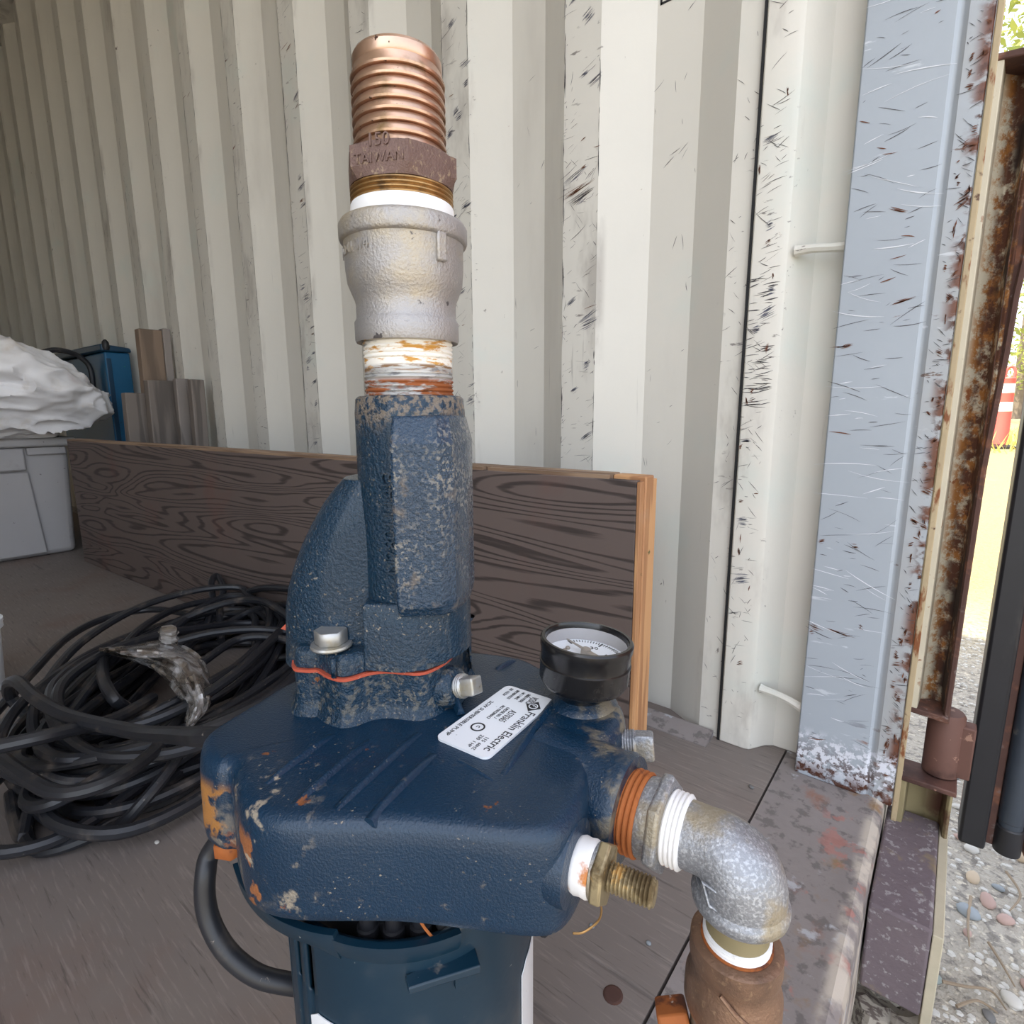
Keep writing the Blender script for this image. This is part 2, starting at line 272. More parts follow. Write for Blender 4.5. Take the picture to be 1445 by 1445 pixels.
PEB = [mat('pebble_%s' % n, c, .75, var=(40, .15)) for n, c in (('slate', (.24, .265, .28)), ('green', (.26, .30, .28)), ('tan', (.48, .38, .27)), ('dark', (.14, .135, .13)), ('pale', (.52, .50, .46)), ('rosy', (.38, .26, .22)))]

# ------------------------------------------------------------------ mesh helpers
def obj(name, bm, m, parent=None, smooth=35, bevel=0, seg=2):
    bmesh.ops.recalc_face_normals(bm, faces=bm.faces)
    if smooth:
        a = math.radians(smooth)
        for f in bm.faces: f.smooth = len(f.verts) <= 4
        for e in bm.edges: e.smooth = not (len(e.link_faces) == 2 and e.calc_face_angle(0) > a)
    me = bpy.data.meshes.new(name); bm.to_mesh(me); bm.free()
    o = bpy.data.objects.new(name, me); C.objects.link(o); me.materials.append(M[m] if isinstance(m, str) else m)
    if parent: o.parent = parent
    if bevel:
        md = o.modifiers.new('bevel', 'BEVEL'); md.width = bevel; md.segments = seg; md.limit_method = 'ANGLE'; md.angle_limit = math.radians(40)
    return o
def tag(o, label=None, cat=None, group=None, kind=None):
    if label: o['label'] = label
    if cat: o['category'] = cat
    if group: o['group'] = group
    if kind: o['kind'] = kind
    return o
def empty(name, l=(0, 0, 0), rz=0):
    o = bpy.data.objects.new(name, None); C.objects.link(o); o.location = l; o.rotation_euler = (0, 0, rz); o.empty_display_size = .05; return o
def B(): return bmesh.new()
def frame(d):
    d = Vector(d).normalized(); a = Vector((0, 0, 1)) if abs(d.z) < .95 else Vector((1, 0, 0))
    x = d.cross(a).normalized() if abs(d.z) < .95 else Vector((1, 0, 0)); y = d.cross(x).normalized(); x = y.cross(d).normalized()
    return x, y, d
def hexa(bm, p):      # 8 corners: bottom 4 then top 4
    v = [bm.verts.new(q) for q in p]
    for f in ((3, 2, 1, 0), (4, 5, 6, 7), (0, 1, 5, 4), (1, 2, 6, 5), (2, 3, 7, 6), (3, 0, 4, 7)): bm.faces.new([v[i] for i in f])
    return bm
def box(bm, lo, hi, mx=None):
    p = [Vector((x, y, z)) for z in (lo[2], hi[2]) for x, y in ((lo[0], lo[1]), (hi[0], lo[1]), (hi[0], hi[1]), (lo[0], hi[1]))]
    if mx: p = [mx @ q for q in p]
    return hexa(bm, p)
def rings(bm, rs, cap0=True, cap1=True, closed=True):
    vs = [[bm.verts.new(q) for q in r] for r in rs]; n = len(rs[0])
    for a, b in zip(vs, vs[1:]):
        for i in range(n if closed else n - 1): bm.faces.new((a[i], a[(i + 1) % n], b[(i + 1) % n], b[i]))
    if closed and cap0: bm.faces.new(vs[0][::-1])
    if closed and cap1: bm.faces.new(vs[-1])
    return bm
def lathe(bm, o, d, prof, n=48, cap=True, ph=0):
    x, y, d = frame(d); o = Vector(o)
    return rings(bm, [[o + d * t + (x * math.cos(a) + y * math.sin(a)) * max(r, 1e-5) for a in [ph + 2 * math.pi * i / n for i in range(n)]] for r, t in prof], cap, cap)
def hexnut(bm, o, d, rc, t0, t1, ph=0, ch=.0):
    # rc = corner radius; chamfered ends like a turned hex
    return lathe(bm, o, d, [(rc - ch, t0), (rc, t0 + ch * .7), (rc, t1 - ch * .7), (rc - ch, t1)] if ch else [(rc, t0), (rc, t1)], 6, True, ph)
def threads(r, t0, t1, p, depth):
    n = max(2, int(round((t1 - t0) / p))); q = (t1 - t0) / n; out = []
    for i in range(n): out += [(r - depth, t0 + q * i), (r, t0 + q * (i + .35)), (r, t0 + q * (i + .6)), (r - depth, t0 + q * (i + .98))]
    return out
def crom(pts, k=8, closed=False):
    P = [Vector(p) for p in pts]; out = []; n = len(P)
    for i in range(n if closed else n - 1):
        a, b, c, d = (P[(i - 1) % n], P[i], P[(i + 1) % n], P[(i + 2) % n]) if closed else (P[max(i - 1, 0)], P[i], P[i + 1], P[min(i + 2, n - 1)])
        for j in range(k):
            t = j / k; out.append(.5 * ((2 * b) + (c - a) * t + (2 * a - 5 * b + 4 * c - d) * t * t + (3 * b - a - 3 * c + d) * t ** 3))
    if not closed: out.append(P[-1])
    return out
def tube(bm, pts, r, n=10, closed=False):
    P = [Vector(p) for p in pts]; rs = []; N = len(P)
    t0 = (P[1] - P[0]).normalized(); x, y, _ = frame(t0)
    for i in range(N):
        t = (P[(i + 1) % N] - P[i - 1]) if closed else (P[min(i + 1, N - 1)] - P[max(i - 1, 0)])
        t.normalize(); x = (x - t * x.dot(t)).normalized(); y = t.cross(x)
        rr = r(i / (N - 1)) if callable(r) else r
        rs.append([P[i] + (x * math.cos(a) + y * math.sin(a)) * rr for a in [2 * math.pi * j / n for j in range(n)]])
    if closed: rs.append(rs[0]); return rings(bm, rs, False, False)
    return rings(bm, rs)
def offset(poly, d):
    n = len(poly); out = []
    ar = sum(poly[i][0] * poly[(i + 1) % n][1] - poly[(i + 1) % n][0] * poly[i][1] for i in range(n)); s = 1 if ar > 0 else -1
    for i in range(n):
        a, c = Vector(poly[i - 1]).xy, Vector(poly[(i + 1) % n]).xy; t = (c - a).normalized(); nn = Vector((t.y, -t.x)) * s
        out.append(Vector(poly[i]).xy + nn * d)
    return out
def prism(bm, poly, prof):   # prof: list of (z, outward offset)
    return rings(bm, [[Vector((q.x, q.y, z)) for q in offset(poly, d)] for z, d in prof])
def rrect(w, h, r, k=5):
    out = []
    for cx, cy, a0 in ((w / 2 - r, h / 2 - r, 0), (-w / 2 + r, h / 2 - r, 90), (-w / 2 + r, -h / 2 + r, 180), (w / 2 - r, -h / 2 + r, 270)):
        for i in range(k + 1):
            a = math.radians(a0 + 90 * i / k); out.append((cx + r * math.cos(a), cy + r * math.sin(a)))
    return out
def text(name, s, size, origin, xd, yd, m, parent, ext=.0002, align='LEFT', bend=None, sx=1.0):
    cu = bpy.data.curves.new(name, 'FONT'); cu.body = s; cu.size = size; cu.extrude = ext; cu.align_x = align; cu.resolution_u = 2
    t = bpy.data.objects.new(name, cu); C.objects.link(t)
    dg = bpy.context.evaluated_depsgraph_get(); me = bpy.data.meshes.new_from_object(t.evaluated_get(dg)); bpy.data.objects.remove(t); bpy.data.curves.remove(cu)
    xd = Vector(xd).normalized(); yd = Vector(yd); yd = (yd - xd * yd.dot(xd)).normalized(); zd = xd.cross(yd); o = Vector(origin)
    for v in me.vertices:
        c = v.co.copy(); v.co = bend(c) if bend else o + xd * c.x * sx + yd * c.y + zd * c.z
    me.name = name; me.materials.clear(); me.materials.append(M[m])
    ob = bpy.data.objects.new(name, me); C.objects.link(ob); ob.parent = parent; return ob

# ================================================================== the container (setting)
YI, YO, PER = .84, .876, .278
def corr(y_in, y_out, x_right, n, x_end=None):
    pts = []
    for k in range(n):
        x = x_right - PER * k
        pts += [(x + .211, y_in), (x + .147, y_out), (x + .075, y_out), (x, y_in), (x - .067, y_in)] if k == 0 else [(x + .147, y_out), (x + .075, y_out), (x, y_in), (x - .067, y_in)]
    return pts
prof = [(-.240, YI)] + corr(YI, YO, -.496, 30)
bm = B()
rings(bm, [[Vector((x, y, z)) for x, y in prof] for z in (0, 2.38)], closed=False)
rings(bm, [[Vector((x, y + .004, z)) for x, y in prof][::-1] for z in (0, 2.38)], closed=False)
wall = tag(obj('wall_back', bm, 'wall', smooth=20), kind='structure')
# lap strip with bevelled return and the recessed web beside the corner post
def sheet(name, pr, z0, z1, m, t=.005, parent=None, kind='structure', bevel=.003):
    bm = B(); n = len(pr); back = []
    for i in range(n):
        a = Vector(pr[max(i - 1, 0)]); c = Vector(pr[min(i + 1, n - 1)]); tt = (c - a).normalized(); back.append((pr[i][0] - tt.y * t, pr[i][1] + tt.x * t))
    loop = list(pr) + back[::-1]
    rings(bm, [[Vector((x, y, z)) for x, y in loop] for z in (z0, z1)])
    o = obj(name, bm, m, parent, smooth=30, bevel=bevel)
    if kind and not parent: o['kind'] = kind
    return o
lap = sheet('trim_1', [(-.250, .833), (-.212, .833), (-.204, .836), (-.188, .862), (-.178, .870), (-.130, .872)], 0, 2.38, 'wall')
post = sheet('trim_2', [(-.137, .874), (-.137, .823), (-.052, .823), (-.047, .8265), (-.041, .823), (-.019, .824), (-.019, .93)], 0, 2.42, 'post', t=.004, bevel=.002)
for z0, sag in ((.722, -.002), (.100, -.006)):
    bm = B(); tube(bm, crom([(-.196, .842, z0 + .004), (-.175, .840, z0 + .003), (-.155, .838, z0), (-.136, .836, z0 + sag)], 5), lambda t: .0055 + .002 * abs(2 * t - 1) ** 3, 8)
    obj('lashing_bar', bm, 'wall', lap)
# floor
bm = B(); box(bm, (-8.9, -1.5, -.03), (-.160, .90, 0)); floor = tag(obj('floor', bm, 'floor', smooth=0), kind='structure')
bm = B(); rings(bm, [[Vector((x, y, z)) for x, z in ((-.157, -.03), (-.157, .0), (-.062, .0), (-.050, .003), (-.036, .004), (-.028, -.001), (-.026, -.012), (-.026, -.16), (-.03, -.16), (-.05, -.03))] for y in (-1.5, .93)])
sill = tag(obj('floor_sill', bm, 'sill', smooth=30), kind='structure')
bm = B(); lathe(bm, (AZ(865, 1404, 0).x, AZ(865, 1404, 0).y, 0), (0, 0, 1), [(.009, -.001), (.009, .0004), (.007, .0012)], 20); obj('floor_screw', bm, 'rust', floor)
bm = B(); rings(bm, [[Vector((x, y, z)) for x, y, z in ((a, .836, 0), (a, .836, .012), (a, .80, .002), (a, .80, 0))] for a in (-8.8, -.26)]); tag(obj('baseboard_back', bm, 'sill'), kind='structure')
# rest of the shell (outside the frame, closes the room for the light)
bm = B(); box(bm, (-8.9, -1.56, 2.38), (-.02, .93, 2.44)); tag(obj('ceiling', bm, 'wall', smooth=0), kind='structure')
bm = B(); rings(bm, [[Vector((x, .84 - 2.34 - (y - .84), z)) for x, y in prof] for z in (0, 2.38)], closed=False); tag(obj('wall_front', bm, 'wall', smooth=20), kind='structure')
bm = B(); box(bm, (-8.95, -1.56, 0), (-8.85, .93, 2.4)); tag(obj('wall_end', bm, 'wall', smooth=0), kind='structure')

# scuffs: flat marks on the flats, one piece of wear per surface
def strokes(name, parent, m, y, specs):
    bm = B(); sp2 = []
    for x, z, ln, ang, wd, cur in specs:
        if wd <= .0011: sp2.append((x, z, ln, ang, wd, cur)); continue
        for _ in range(int(4 + wd * 2600)): sp2.append((x + random.gauss(0, ln * .08), z + random.gauss(0, wd * .9), ln * random.uniform(.3, 1), ang + random.uniform(-5, 5), random.uniform(.0002, .0007), cur * random.uniform(-.5, 1)))
    for x, z, ln, ang, wd, cur in sp2:
        a = math.radians(ang); n = 5; up = []; dn = []
        for i in range(n):
            t = i / (n - 1) - .5; cx = x + math.cos(a) * ln * t - math.sin(a) * cur * (t * t * 4 - .5); cz = z + math.sin(a) * ln * t + math.cos(a) * cur * (t * t * 4 - .5)
            h = wd * (1 - (abs(t) * 2) ** 2 * .85) * random.uniform(.5, 1)
            up.append(Vector((cx - math.sin(a) * h, y, cz + math.cos(a) * h))); dn.append(Vector((cx + math.sin(a) * h, y, cz - math.cos(a) * h)))
        rings(bm, [dn, up], closed=False)
    o = obj(name, bm, m, parent, smooth=0); o['kind'] = 'stuff'; return o
def rnd(n, x0, x1, z0, z1, l0, l1, angs, w0=.0002, w1=.0006, edge=0):
    out = []
    for _ in range(n):
        x = random.uniform(x0, x1) if random.random() > edge else (x0 if random.random() < .5 else x1) + random.uniform(-.002, .003) * (1 if True else 0)
        ln = random.uniform(l0, l1) * random.uniform(.4, 1)
        x = min(max(x, x0 + ln * .3), x1 - ln * .3) if ln < (x1 - x0) else (x0 + x1) / 2
        ln = min(ln, (x1 - x0) * .95)
        out.append((x, random.uniform(z0, z1), ln, random.choice(angs) + random.uniform(-12, 12), random.uniform(w0, w1), random.uniform(-.05, .05) * ln))
    return out
for k in range(9):
    x1 = -.496 - PER * k; x0 = x1 - .067
    strokes('scuff_marks', wall, 'scuff', YI - .0004, rnd(int(70 / (1 + k * .25)), x0, x1, .25, 1.5, .006, .045, (20, 28, 35, -50, 70, 0)) + rnd(60, x0, x0 + .006, .2, 1.5, .003, .010, (90, 60, 20)) + rnd(40, x1 - .006, x1, .2, 1.5, .003, .012, (90, 60, 20)))
    strokes('edge_wear', wall, 'scuff', YI - .0007, [(xx + random.uniform(-.0006, .0012), random.uniform(.1, 1.6), random.uniform(.008, .05), 90 + random.uniform(-3, 3), random.uniform(.0004, .0011), 0) for xx in (x0 + .001, x0 + .001, x1 - .001) for _ in range(26)])
    strokes('scuff_marks', wall, 'scuff', YI - .0004, rnd(int(90 / (1 + k * .5)), x0, x1, .35, 1.0, .004, .03, (5, 25, 35, -45), .00015, .0004))
    if k < 4: strokes('scuff_marks', wall, 'scuffblue', YI - .0003, rnd(14, x0 + .01, x1, .4, 1.3, .02, .06, (25, 30, 20), .001, .004))
    strokes('rust_marks', wall, 'scuffrust', YI - .0005, rnd(6, x0, x1, .3, 1.5, .01, .04, (20, 10), .0005, .0016))
strokes('scuff_marks', wall, 'scuff', YO - .0004, rnd(26, -.421, -.349, .2, 1.1, .004, .03, (60, 100, 30)) + rnd(12, -.70, -.627, .4, 1.1, .004, .03, (60, 100, 30)))
strokes('scuff_marks', wall, 'scuff', YI - .0004, rnd(60, -.284, -.252, .1, 1.1, .004, .022, (30, -50, 60, 110)))
strokes('scuff_marks', lap, 'scuff', .8326, rnd(90, -.248, -.214, .45, 1.15, .008, .034, (15, 20, 28, -40)) + rnd(60, -.248, -.214, .52, .72, .015, .036, (2, 6, 10), .0004, .0011) + rnd(60, -.248, -.216, .05, .5, .004, .026, (0, 10, -45, 70)))
strokes('scuff_marks', lap, 'scuffblue', .8327, rnd(8, -.246, -.216, .25, .9, .02, .03, (20, 8), .002, .005))
strokes('rust_marks', lap, 'scuffrust', .8325, rnd(16, -.250, -.216, .1, 1.1, .005, .02, (20, 40, 90), .0008, .0026))
bm = B(); box(bm, (-.2535, .8335, 0), (-.2500, .8405, 2.3)); obj('dark_seam', bm, 'dark', lap)  # near-black strip filling the gap beside the lap
strokes('scuff_marks', post, 'scuff', .8226, rnd(120, -.134, -.052, .06, 1.05, .006, .05, (12, 5, 0, 35, -20)) + rnd(170, -.040, -.021, .05, 1.05, .004, .019, (-40, -50, 15, 5)))
strokes('scratch_marks', post, 'scufflight', .8225, rnd(60, -.134, -.052, .06, 1.05, .015, .08, (14, 8, 0, -18), .0003, .0007))
strokes('rust_marks', post, 'scuffrust', .8224, rnd(14, -.134, -.055, .06, 1.0, .008, .035, (14, 8, -15), .0006, .0017) + rnd(70, -.036, -.020, .04, 1.0, .005, .016, (10, 40, 90, -30), .0008, .003)
        + [(AY(1150, 884, .823).x, AY(1150, 884, .823).z, .020, -14, .0022, .001), (AY(1182, 892, .823).x, AY(1182, 892, .823).z, .034, -8, .0014, .001), (AY(1190, 489, .823).x, AY(1190, 489, .823).z, .026, 6, .0016, .003), (AY(1275, 424, .823).x, AY(1275, 424, .823).z, .030, 16, .0012, .0)])
p = AY(816, 268, YI)
strokes('rust_marks', wall, 'scuffrust', YI - .0006, [(p.x, p.z, .066, 17, .0032, .002)]); strokes('scuff_marks', wall, 'scuff', YI - .0006, [(p.x + .004, p.z - .010, .055, 20, .0022, .002)])
# corner of the stencilled black frame on the wall
a = AY(932, 8, YO); bm = B()
box(bm, (a.x, YO - .0006, a.z), (a.x + .003, YO - .0002, a.z + .30)); box(bm, (a.x, YO - .0006, a.z), (a.x + .062, YO - .0002, a.z + .003)); obj('stencil_frame', bm, 'ink', wall, smooth=0)

# ---- door frame outside the post: rusty hinge channel, hinge barrel, lower bracket
def channel(name, z0, z1, x0, x1, m, caps):
    o = sheet(name, [(x0, .826), (x0 + .010, .827), (x0 + .012, .860), ((x0 + x1) / 2 + .006, .872), (x1 - .004, .868), (x1, .835), (x1 + .003, .832)], z0, z1, m, t=.004, bevel=.0015)
    return o
z_top, z_bot = AY(1400, 96, .84).z, AY(1310, 1000, .84).z
ch = channel('trim_3', z_bot, z_top, -.0165, .0205, 'framerust', 1)
for z, dz in ((z_bot, -.004), (z_top, .0)):
    bm = B(); hexa(bm, [(-.018, .825, z + dz), (.027, .826, z + dz - .004), (.027, .874, z + dz - .004), (-.018, .874, z + dz), (-.018, .825, z + dz + .007), (.027, .826, z + dz + .004), (.027, .874, z + dz + .004), (-.018, .874, z + dz + .007)]); obj('end_plate', bm, 'rust', ch, bevel=.0015)
bm = B(); box(bm, (-.0185, .8235, -.02), (-.0120, .8265, 2.4)); obj('worn_edge', bm, 'edgecream', ch, bevel=.0012)
bm = B(); tube(bm, [(.0235, .8325, z_bot), (.0235, .8320, .3), (.0240, .8322, .45), (.0265, .8315, .52), (.0290, .8300, .58), (.0300, .8300, .64), (.0330, .8300, .68), (.034, .83, .8), (.034, .83, z_top)], .0032, 6); obj('flange_edge', bm, 'rust', ch)
bm = B(); fe = [(.0235, z_bot), (.0235, .3), (.0240, .45), (.0265, .52), (.0290, .58), (.0300, .64), (.0330, .68), (.034, .8), (.034, z_top)]
rings(bm, [[Vector((.0200, .835, z)), Vector((x + .001, .8305, z)), Vector((x + .001, .8335, z)), Vector((.0200, .838, z))] for x, z in fe]); obj('flange_web', bm, 'rust', ch)
z1 = AY(1290, 1098, .84).z; z0 = AY(1290, 1185, .84).z
lowch = channel('trim_4', z0, z1, -.0165, .036, 'olive', 1)
bm = B(); box(bm, (-.018, .824, z1), (.044, .872, z1 + .007)); obj('end_plate', bm, 'hinge', lowch, bevel=.0015)
bm = B(); q = AY(1330, 1058, .86); lathe(bm, (q.x, .862, z1 + .008), (0, 0, 1), [(.017, 0), (.0195, .002), (.0195, z_bot - z1 - .018), (.017, z_bot - z1 - .014)], 32); obj('hinge_barrel', bm, 'hinge', lowch)
bm = B(); box(bm, (q.x, .852, z1 + .012), (q.x + .030, .874, z_bot - .018)); obj('hinge_leaf', bm, 'hinge', lowch, bevel=.002)
# door leaf standing open at a right angle
d0 = AY(1351, 1178, .90); dz = d0.z; dx = d0.x
door = empty('door_1', (0, 0, 0)); tag(door, kind='structure')
bm = B(); box(bm, (dx, .885, dz), (dx + .028, .93, 2.36)); obj('door_gasket', bm, 'gasket_rubber', door, bevel=.004)
bm = B(); box(bm, (dx + .028, .900, dz + .004), (dx + .036, .935, 2.36)); obj('gasket_retainer', bm, 'rust', door, bevel=.001)
bm = B(); lathe(bm, (dx + .050, .902, dz + .006), (0, 0, 1), [(.0125, 0), (.0125, .04), (.0135, .041), (.0135, 2.2)], 20); obj('seal_tube', bm, 'tube_dark', door)
bm = B(); lathe(bm, (dx + .050, .902, dz + .001), (0, 0, 1), [(.014, 0), (.0145, .003), (.0145, .036), (.013, .038)], 20); obj('tube_foot', bm, 'gasket_rubber', door)
bm = B(); box(bm, (dx + .066, .905, dz - .004), (dx + 1.1, .945, 2.36)); obj('door_panel', bm, 'door', door, bevel=.006)
bm = B(); box(bm, (dx + .001, .932, dz - .006), (dx + 1.1, .95, 2.36)); obj('door_backing', bm, 'rust', door)
# stained timber block beside the sill
T = [AZ(1250, 1164, -.02), AZ(1326, 1198, -.02), AZ(1313, 1312, -.02), AZ(1233, 1278, -.02)]
bx0, bx1, by0, by1 = -.024, (T[1].x + T[2].x) / 2, (T[2].y + T[3].y) / 2, .86
bm = B(); box(bm, (bx0, by0, -.13), (bx1, by1, -.02)); blk = tag(obj('timber_block', bm, 'block', bevel=.003), 'dark stained timber block against the outer face of the steel sill', 'block')
bm = B(); box(bm, (bx1 + .0005, by0 + .001, -.16), (bx1 + .010, by1, -.024)); obj('lit_side_strip', bm, 'blockside', blk, bevel=.001)  # side face of the block, its brightness put into the colour
GZ = -.20
# ================================================================== outdoors
bm = B()
n = 40
def gh(x, y): return GZ + .23 * min(1, max(0, (y - 2.4) / 6.5)) + .010 * noise.noise(Vector((x * 3, y * 3, 0)))
xs = [-60, -20, -9, -4, -1.5] + [-.5 + .1 * i for i in range(26)] + [2.4, 4, 8, 20, 60]; ys = [-40, -10, -3, 0] + [.3 + .1 * i for i in range(26)] + [3.2, 5, 9, 20, 40, 80]
rings(bm, [[Vector((x, y, gh(x, y))) for x in xs] for y in ys], closed=False); tag(obj('ground', bm, 'ground'), kind='structure')
ico = bmesh.new(); bmesh.ops.create_icosphere(ico, subdivisions=2, radius=1)
pm = []
for i in range(12):
    b2 = ico.copy()
    for v in b2.verts: v.co *= 1 + .22 * noise.noise(v.co * .9 + Vector((i * 7, 0, 0)))
    for f in b2.faces: f.smooth = True
    me = bpy.data.meshes.new('pebble'); b2.to_mesh(me); b2.free(); me.materials.append(PEB[i % 6]); pm.append(me)
placed = []
def peb(x, y, s, k):
    o = bpy.data.objects.new('pebble', pm[k]); C.objects.link(o); o.location = (x, y, gh(x, y) + s * .25)
    o.scale = (s, s * random.uniform(.6, .85), s * random.uniform(.4, .6)); o.rotation_euler = (random.uniform(-.2, .2), random.uniform(-.2, .2), random.uniform(0, 6.3))
    nm = ['slate grey', 'greenish grey', 'tan', 'dark grey', 'pale', 'rosy brown'][k % 6]
    tag(o, '%s rounded pebble among the gravel outside the sill' % nm, 'pebble', '%s pebbles on the gravel' % nm)
tries = 0
while len(placed) < 130 and tries < 9000:
    tries += 1
    x = random.uniform(.05, .36); y = random.uniform(.55, 1.5); s = random.uniform(.006, .015)
    if all((x - a) ** 2 + (y - c) ** 2 > (s + t) ** 2 * 1.0 for a, c, t in placed): placed.append((x, y, s)); peb(x, y, s, random.randrange(12))
bm = B()
for i in range(2600):
    x = random.uniform(.02, .6); y = random.uniform(.45, 2.3); s = random.uniform(.0025, .007)
    b2 = [Vector((math.cos(a), math.sin(a), 0)) for a in (0, 1.3, 2.5, 3.6, 5.0)]; z = gh(x, y); ph = random.uniform(0, 6)
    vs = [bm.verts.new((x + s * math.cos(ph + a), y + s * math.sin(ph + a) * .8, z)) for a in (0, 1.3, 2.5, 3.6, 5.0)]
    t1 = [bm.verts.new((x + s * .7 * math.cos(ph + a), y + s * .7 * math.sin(ph + a) * .8, z + s * .6)) for a in (0, 1.3, 2.5, 3.6, 5.0)]
    for j in range(5): bm.faces.new((vs[j], vs[(j + 1) % 5], t1[(j + 1) % 5], t1[j]))
    bm.faces.new(t1)
tag(obj('gravel', bm, PEB[4], smooth=60), 'fine grey and tan gravel covering the ground outside', 'gravel', kind='stuff')
tw = [('long thin dry twig lying across the gravel', [(1370, 1265), (1366, 1300), (1368, 1335)]), ('bent dry twig between pebbles near the right edge', [(1395, 1330), (1415, 1362), (1432, 1392)]),
      ('crooked twig lying beside the timber block', [(1330, 1385), (1362, 1392), (1398, 1398), (1420, 1425)]), ('short dry twig near the bottom of the gravel', [(1350, 1420), (1380, 1412), (1408, 1430)]),
      ('thin dry stalk on the gravel below the door', [(1420, 1230), (1440, 1262), (1425, 1285)])]
for lb, px in tw:
    bm = B(); tube(bm, crom([AZ(x, y, GZ + .012) for x, y in px], 5), lambda t: .0022 - .0012 * t, 6); tag(obj('twig', bm, 'twig'), lb, 'twig', 'twigs on the gravel')
bm = B(); a, c = AZ(1205, 1420, GZ + .02), AZ(1300, 1462, GZ + .015); tube(bm, [a.lerp(c, i / 8) + Vector((0, .004 * math.sin(i * 2), 0)) for i in range(9)], lambda t: .020 + .003 * math.sin(9 * t), 9)
tag(obj('driftwood_log', bm, 'logwood', smooth=20), 'weathered grey split log on the ground below the sill', 'log')

# delineator post
dl = AZ(1410, 633, GZ + .23)
dp = empty('delineator_post', (dl.x, dl.y, gh(dl.x, dl.y))); tag(dp, 'orange plastic delineator post with two pale reflective bands', 'post')
hh = 1.02
bm = B(); lathe(bm, (0, 0, 0), (0, 0, 1), [(.16, 0), (.16, .03), (.07, .06), (.06, .10)], 8); obj('base', bm, 'gasket_rubber', dp)
bm = B(); lathe(bm, (0, 0, 0), (0, 0, 1), [(.075, .06), (.07, .3), (.062, .84), (.066, .85), (.05, .87)], 20); obj('body', bm, 'orange', dp)
for z in (.46, .68): bm = B(); lathe(bm, (0, 0, 0), (0, 0, 1), [(.0745 - .012 * z, z), (.0725 - .012 * z, z + .11)], 20); obj('reflective_band', bm, 'reflect', dp)
bm = B(); tube(bm, crom([(-.04, 0, .86), (-.042, 0, .93), (-.02, 0, .985), (.02, 0, .985), (.042, 0, .93), (.04, 0, .86)], 5), .016, 8); obj('handle', bm, 'orange', dp)
# trees
def tree(x, y, h, tr, lab, lean=0, n=1800, r=1.6, z0=.35):
    e = empty('tree', (x, y, GZ + .2)); tag(e, lab, 'tree', 'trees beyond the yard')
    bm = B(); tube(bm, crom([(0, 0, -.1), (lean * .2, 0, h * .3), (lean * .6, 0, h * .6), (lean, 0, h)], 6), lambda t: tr * (1 - .75 * t), 10)
    for i in range(9):
        a = random.uniform(0, 6.3); z = h * random.uniform(z0, .95); q = r * .8
        tube(bm, [(lean * z / h, 0, z), (lean * z / h + math.cos(a) * q * .5, math.sin(a) * q * .5, z + .1), (lean * z / h + math.cos(a) * q, math.sin(a) * q, z + .35)], lambda t: tr * .22 * (1 - .7 * t), 5)
    obj('trunk', bm, 'bark', e)
    bm = B()
    cl = [(lean * .8 + random.gauss(0, r * .5), random.gauss(0, r * .5), h * random.uniform(z0, 1.05)) for _ in range(26)]
    for i in range(n):
        c = random.choice(cl); p = Vector((c[0] + random.gauss(0, r * .22), c[1] + random.gauss(0, r * .22), c[2] + random.gauss(0, r * .16)))
        u = Vector((random.gauss(0, 1), random.gauss(0, 1), random.gauss(0, .6))).normalized(); v = u.cross(Vector((random.gauss(0, 1), random.gauss(0, 1), random.gauss(0, 1)))).normalized()
        s = random.uniform(.05, .11); vs = [bm.verts.new(p + u * s * 1.5), bm.verts.new(p + v * s * .5), bm.verts.new(p - u * s * 1.5), bm.verts.new(p - v * s * .5)]; bm.faces.new(vs)
    o = obj('crown', bm, 'leaf', e, smooth=0); o['kind'] = 'stuff'
tree(.95, 12.2, 9, .24, 'tree with a thick grey trunk directly behind the delineator post', .3, 2200, 1.7, .30)
tree(5.2, 19, 10, .20, 'taller green tree standing further back behind the delineator post', -.3, 2600, 2.0, .18)
tree(-.6, 24, 11, .22, 'farthest green tree seen beside the rusty door frame', .2, 2600, 2.2, .15)
tree(7.5, 11, 9, .2, 'green tree right of the delineator post', .1, 2200, 1.9, .2)
tree(-6.5, 17, 10, .22, 'green tree hidden mostly behind the container wall', .1, 2000, 2.0, .2)
tree(4.6, 29, 13, .26, 'most distant tall tree behind the yard', .2, 2600, 2.4, .12)
tree(1.9, 36, 14, .26, 'tall tree on the far edge of the yard behind the others', -.2, 2600, 2.4, .1)
bm = B()
for i in range(2600):
    x = random.uniform(-2, 4); y = random.uniform(8.4, 11) if i < 1500 else random.uniform(11, 16); z = gh(x, y); h = random.uniform(.06, .26); a = random.uniform(0, 6.3); d = Vector((math.cos(a), math.sin(a), 0)) * .012
    bm.faces.new([bm.verts.new(Vector((x, y, z)) - d), bm.verts.new(Vector((x, y, z)) + d), bm.verts.new((x + random.gauss(0, .05), y + random.gauss(0, .05), z + h))])
tag(obj('dry_grass', bm, 'grass', smooth=0), 'dry yellow grass at the edge of the yard', 'grass', kind='stuff')
rl = empty('railing', (1.3, 11.0, GZ + .22)); tag(rl, 'small teal metal rail behind the delineator post', 'railing')
for z in (.42, .75): bm = B(); tube(bm, [(-.6, 0, z), (1.2, .1, z)], .03, 8); obj('rail', bm, 'teal', rl)
for x in (-.5, .3, 1.1): bm = B(); tube(bm, [(x, .05, 0), (x, .05, .78)], .03, 8); obj('upright', bm, 'teal', rl)

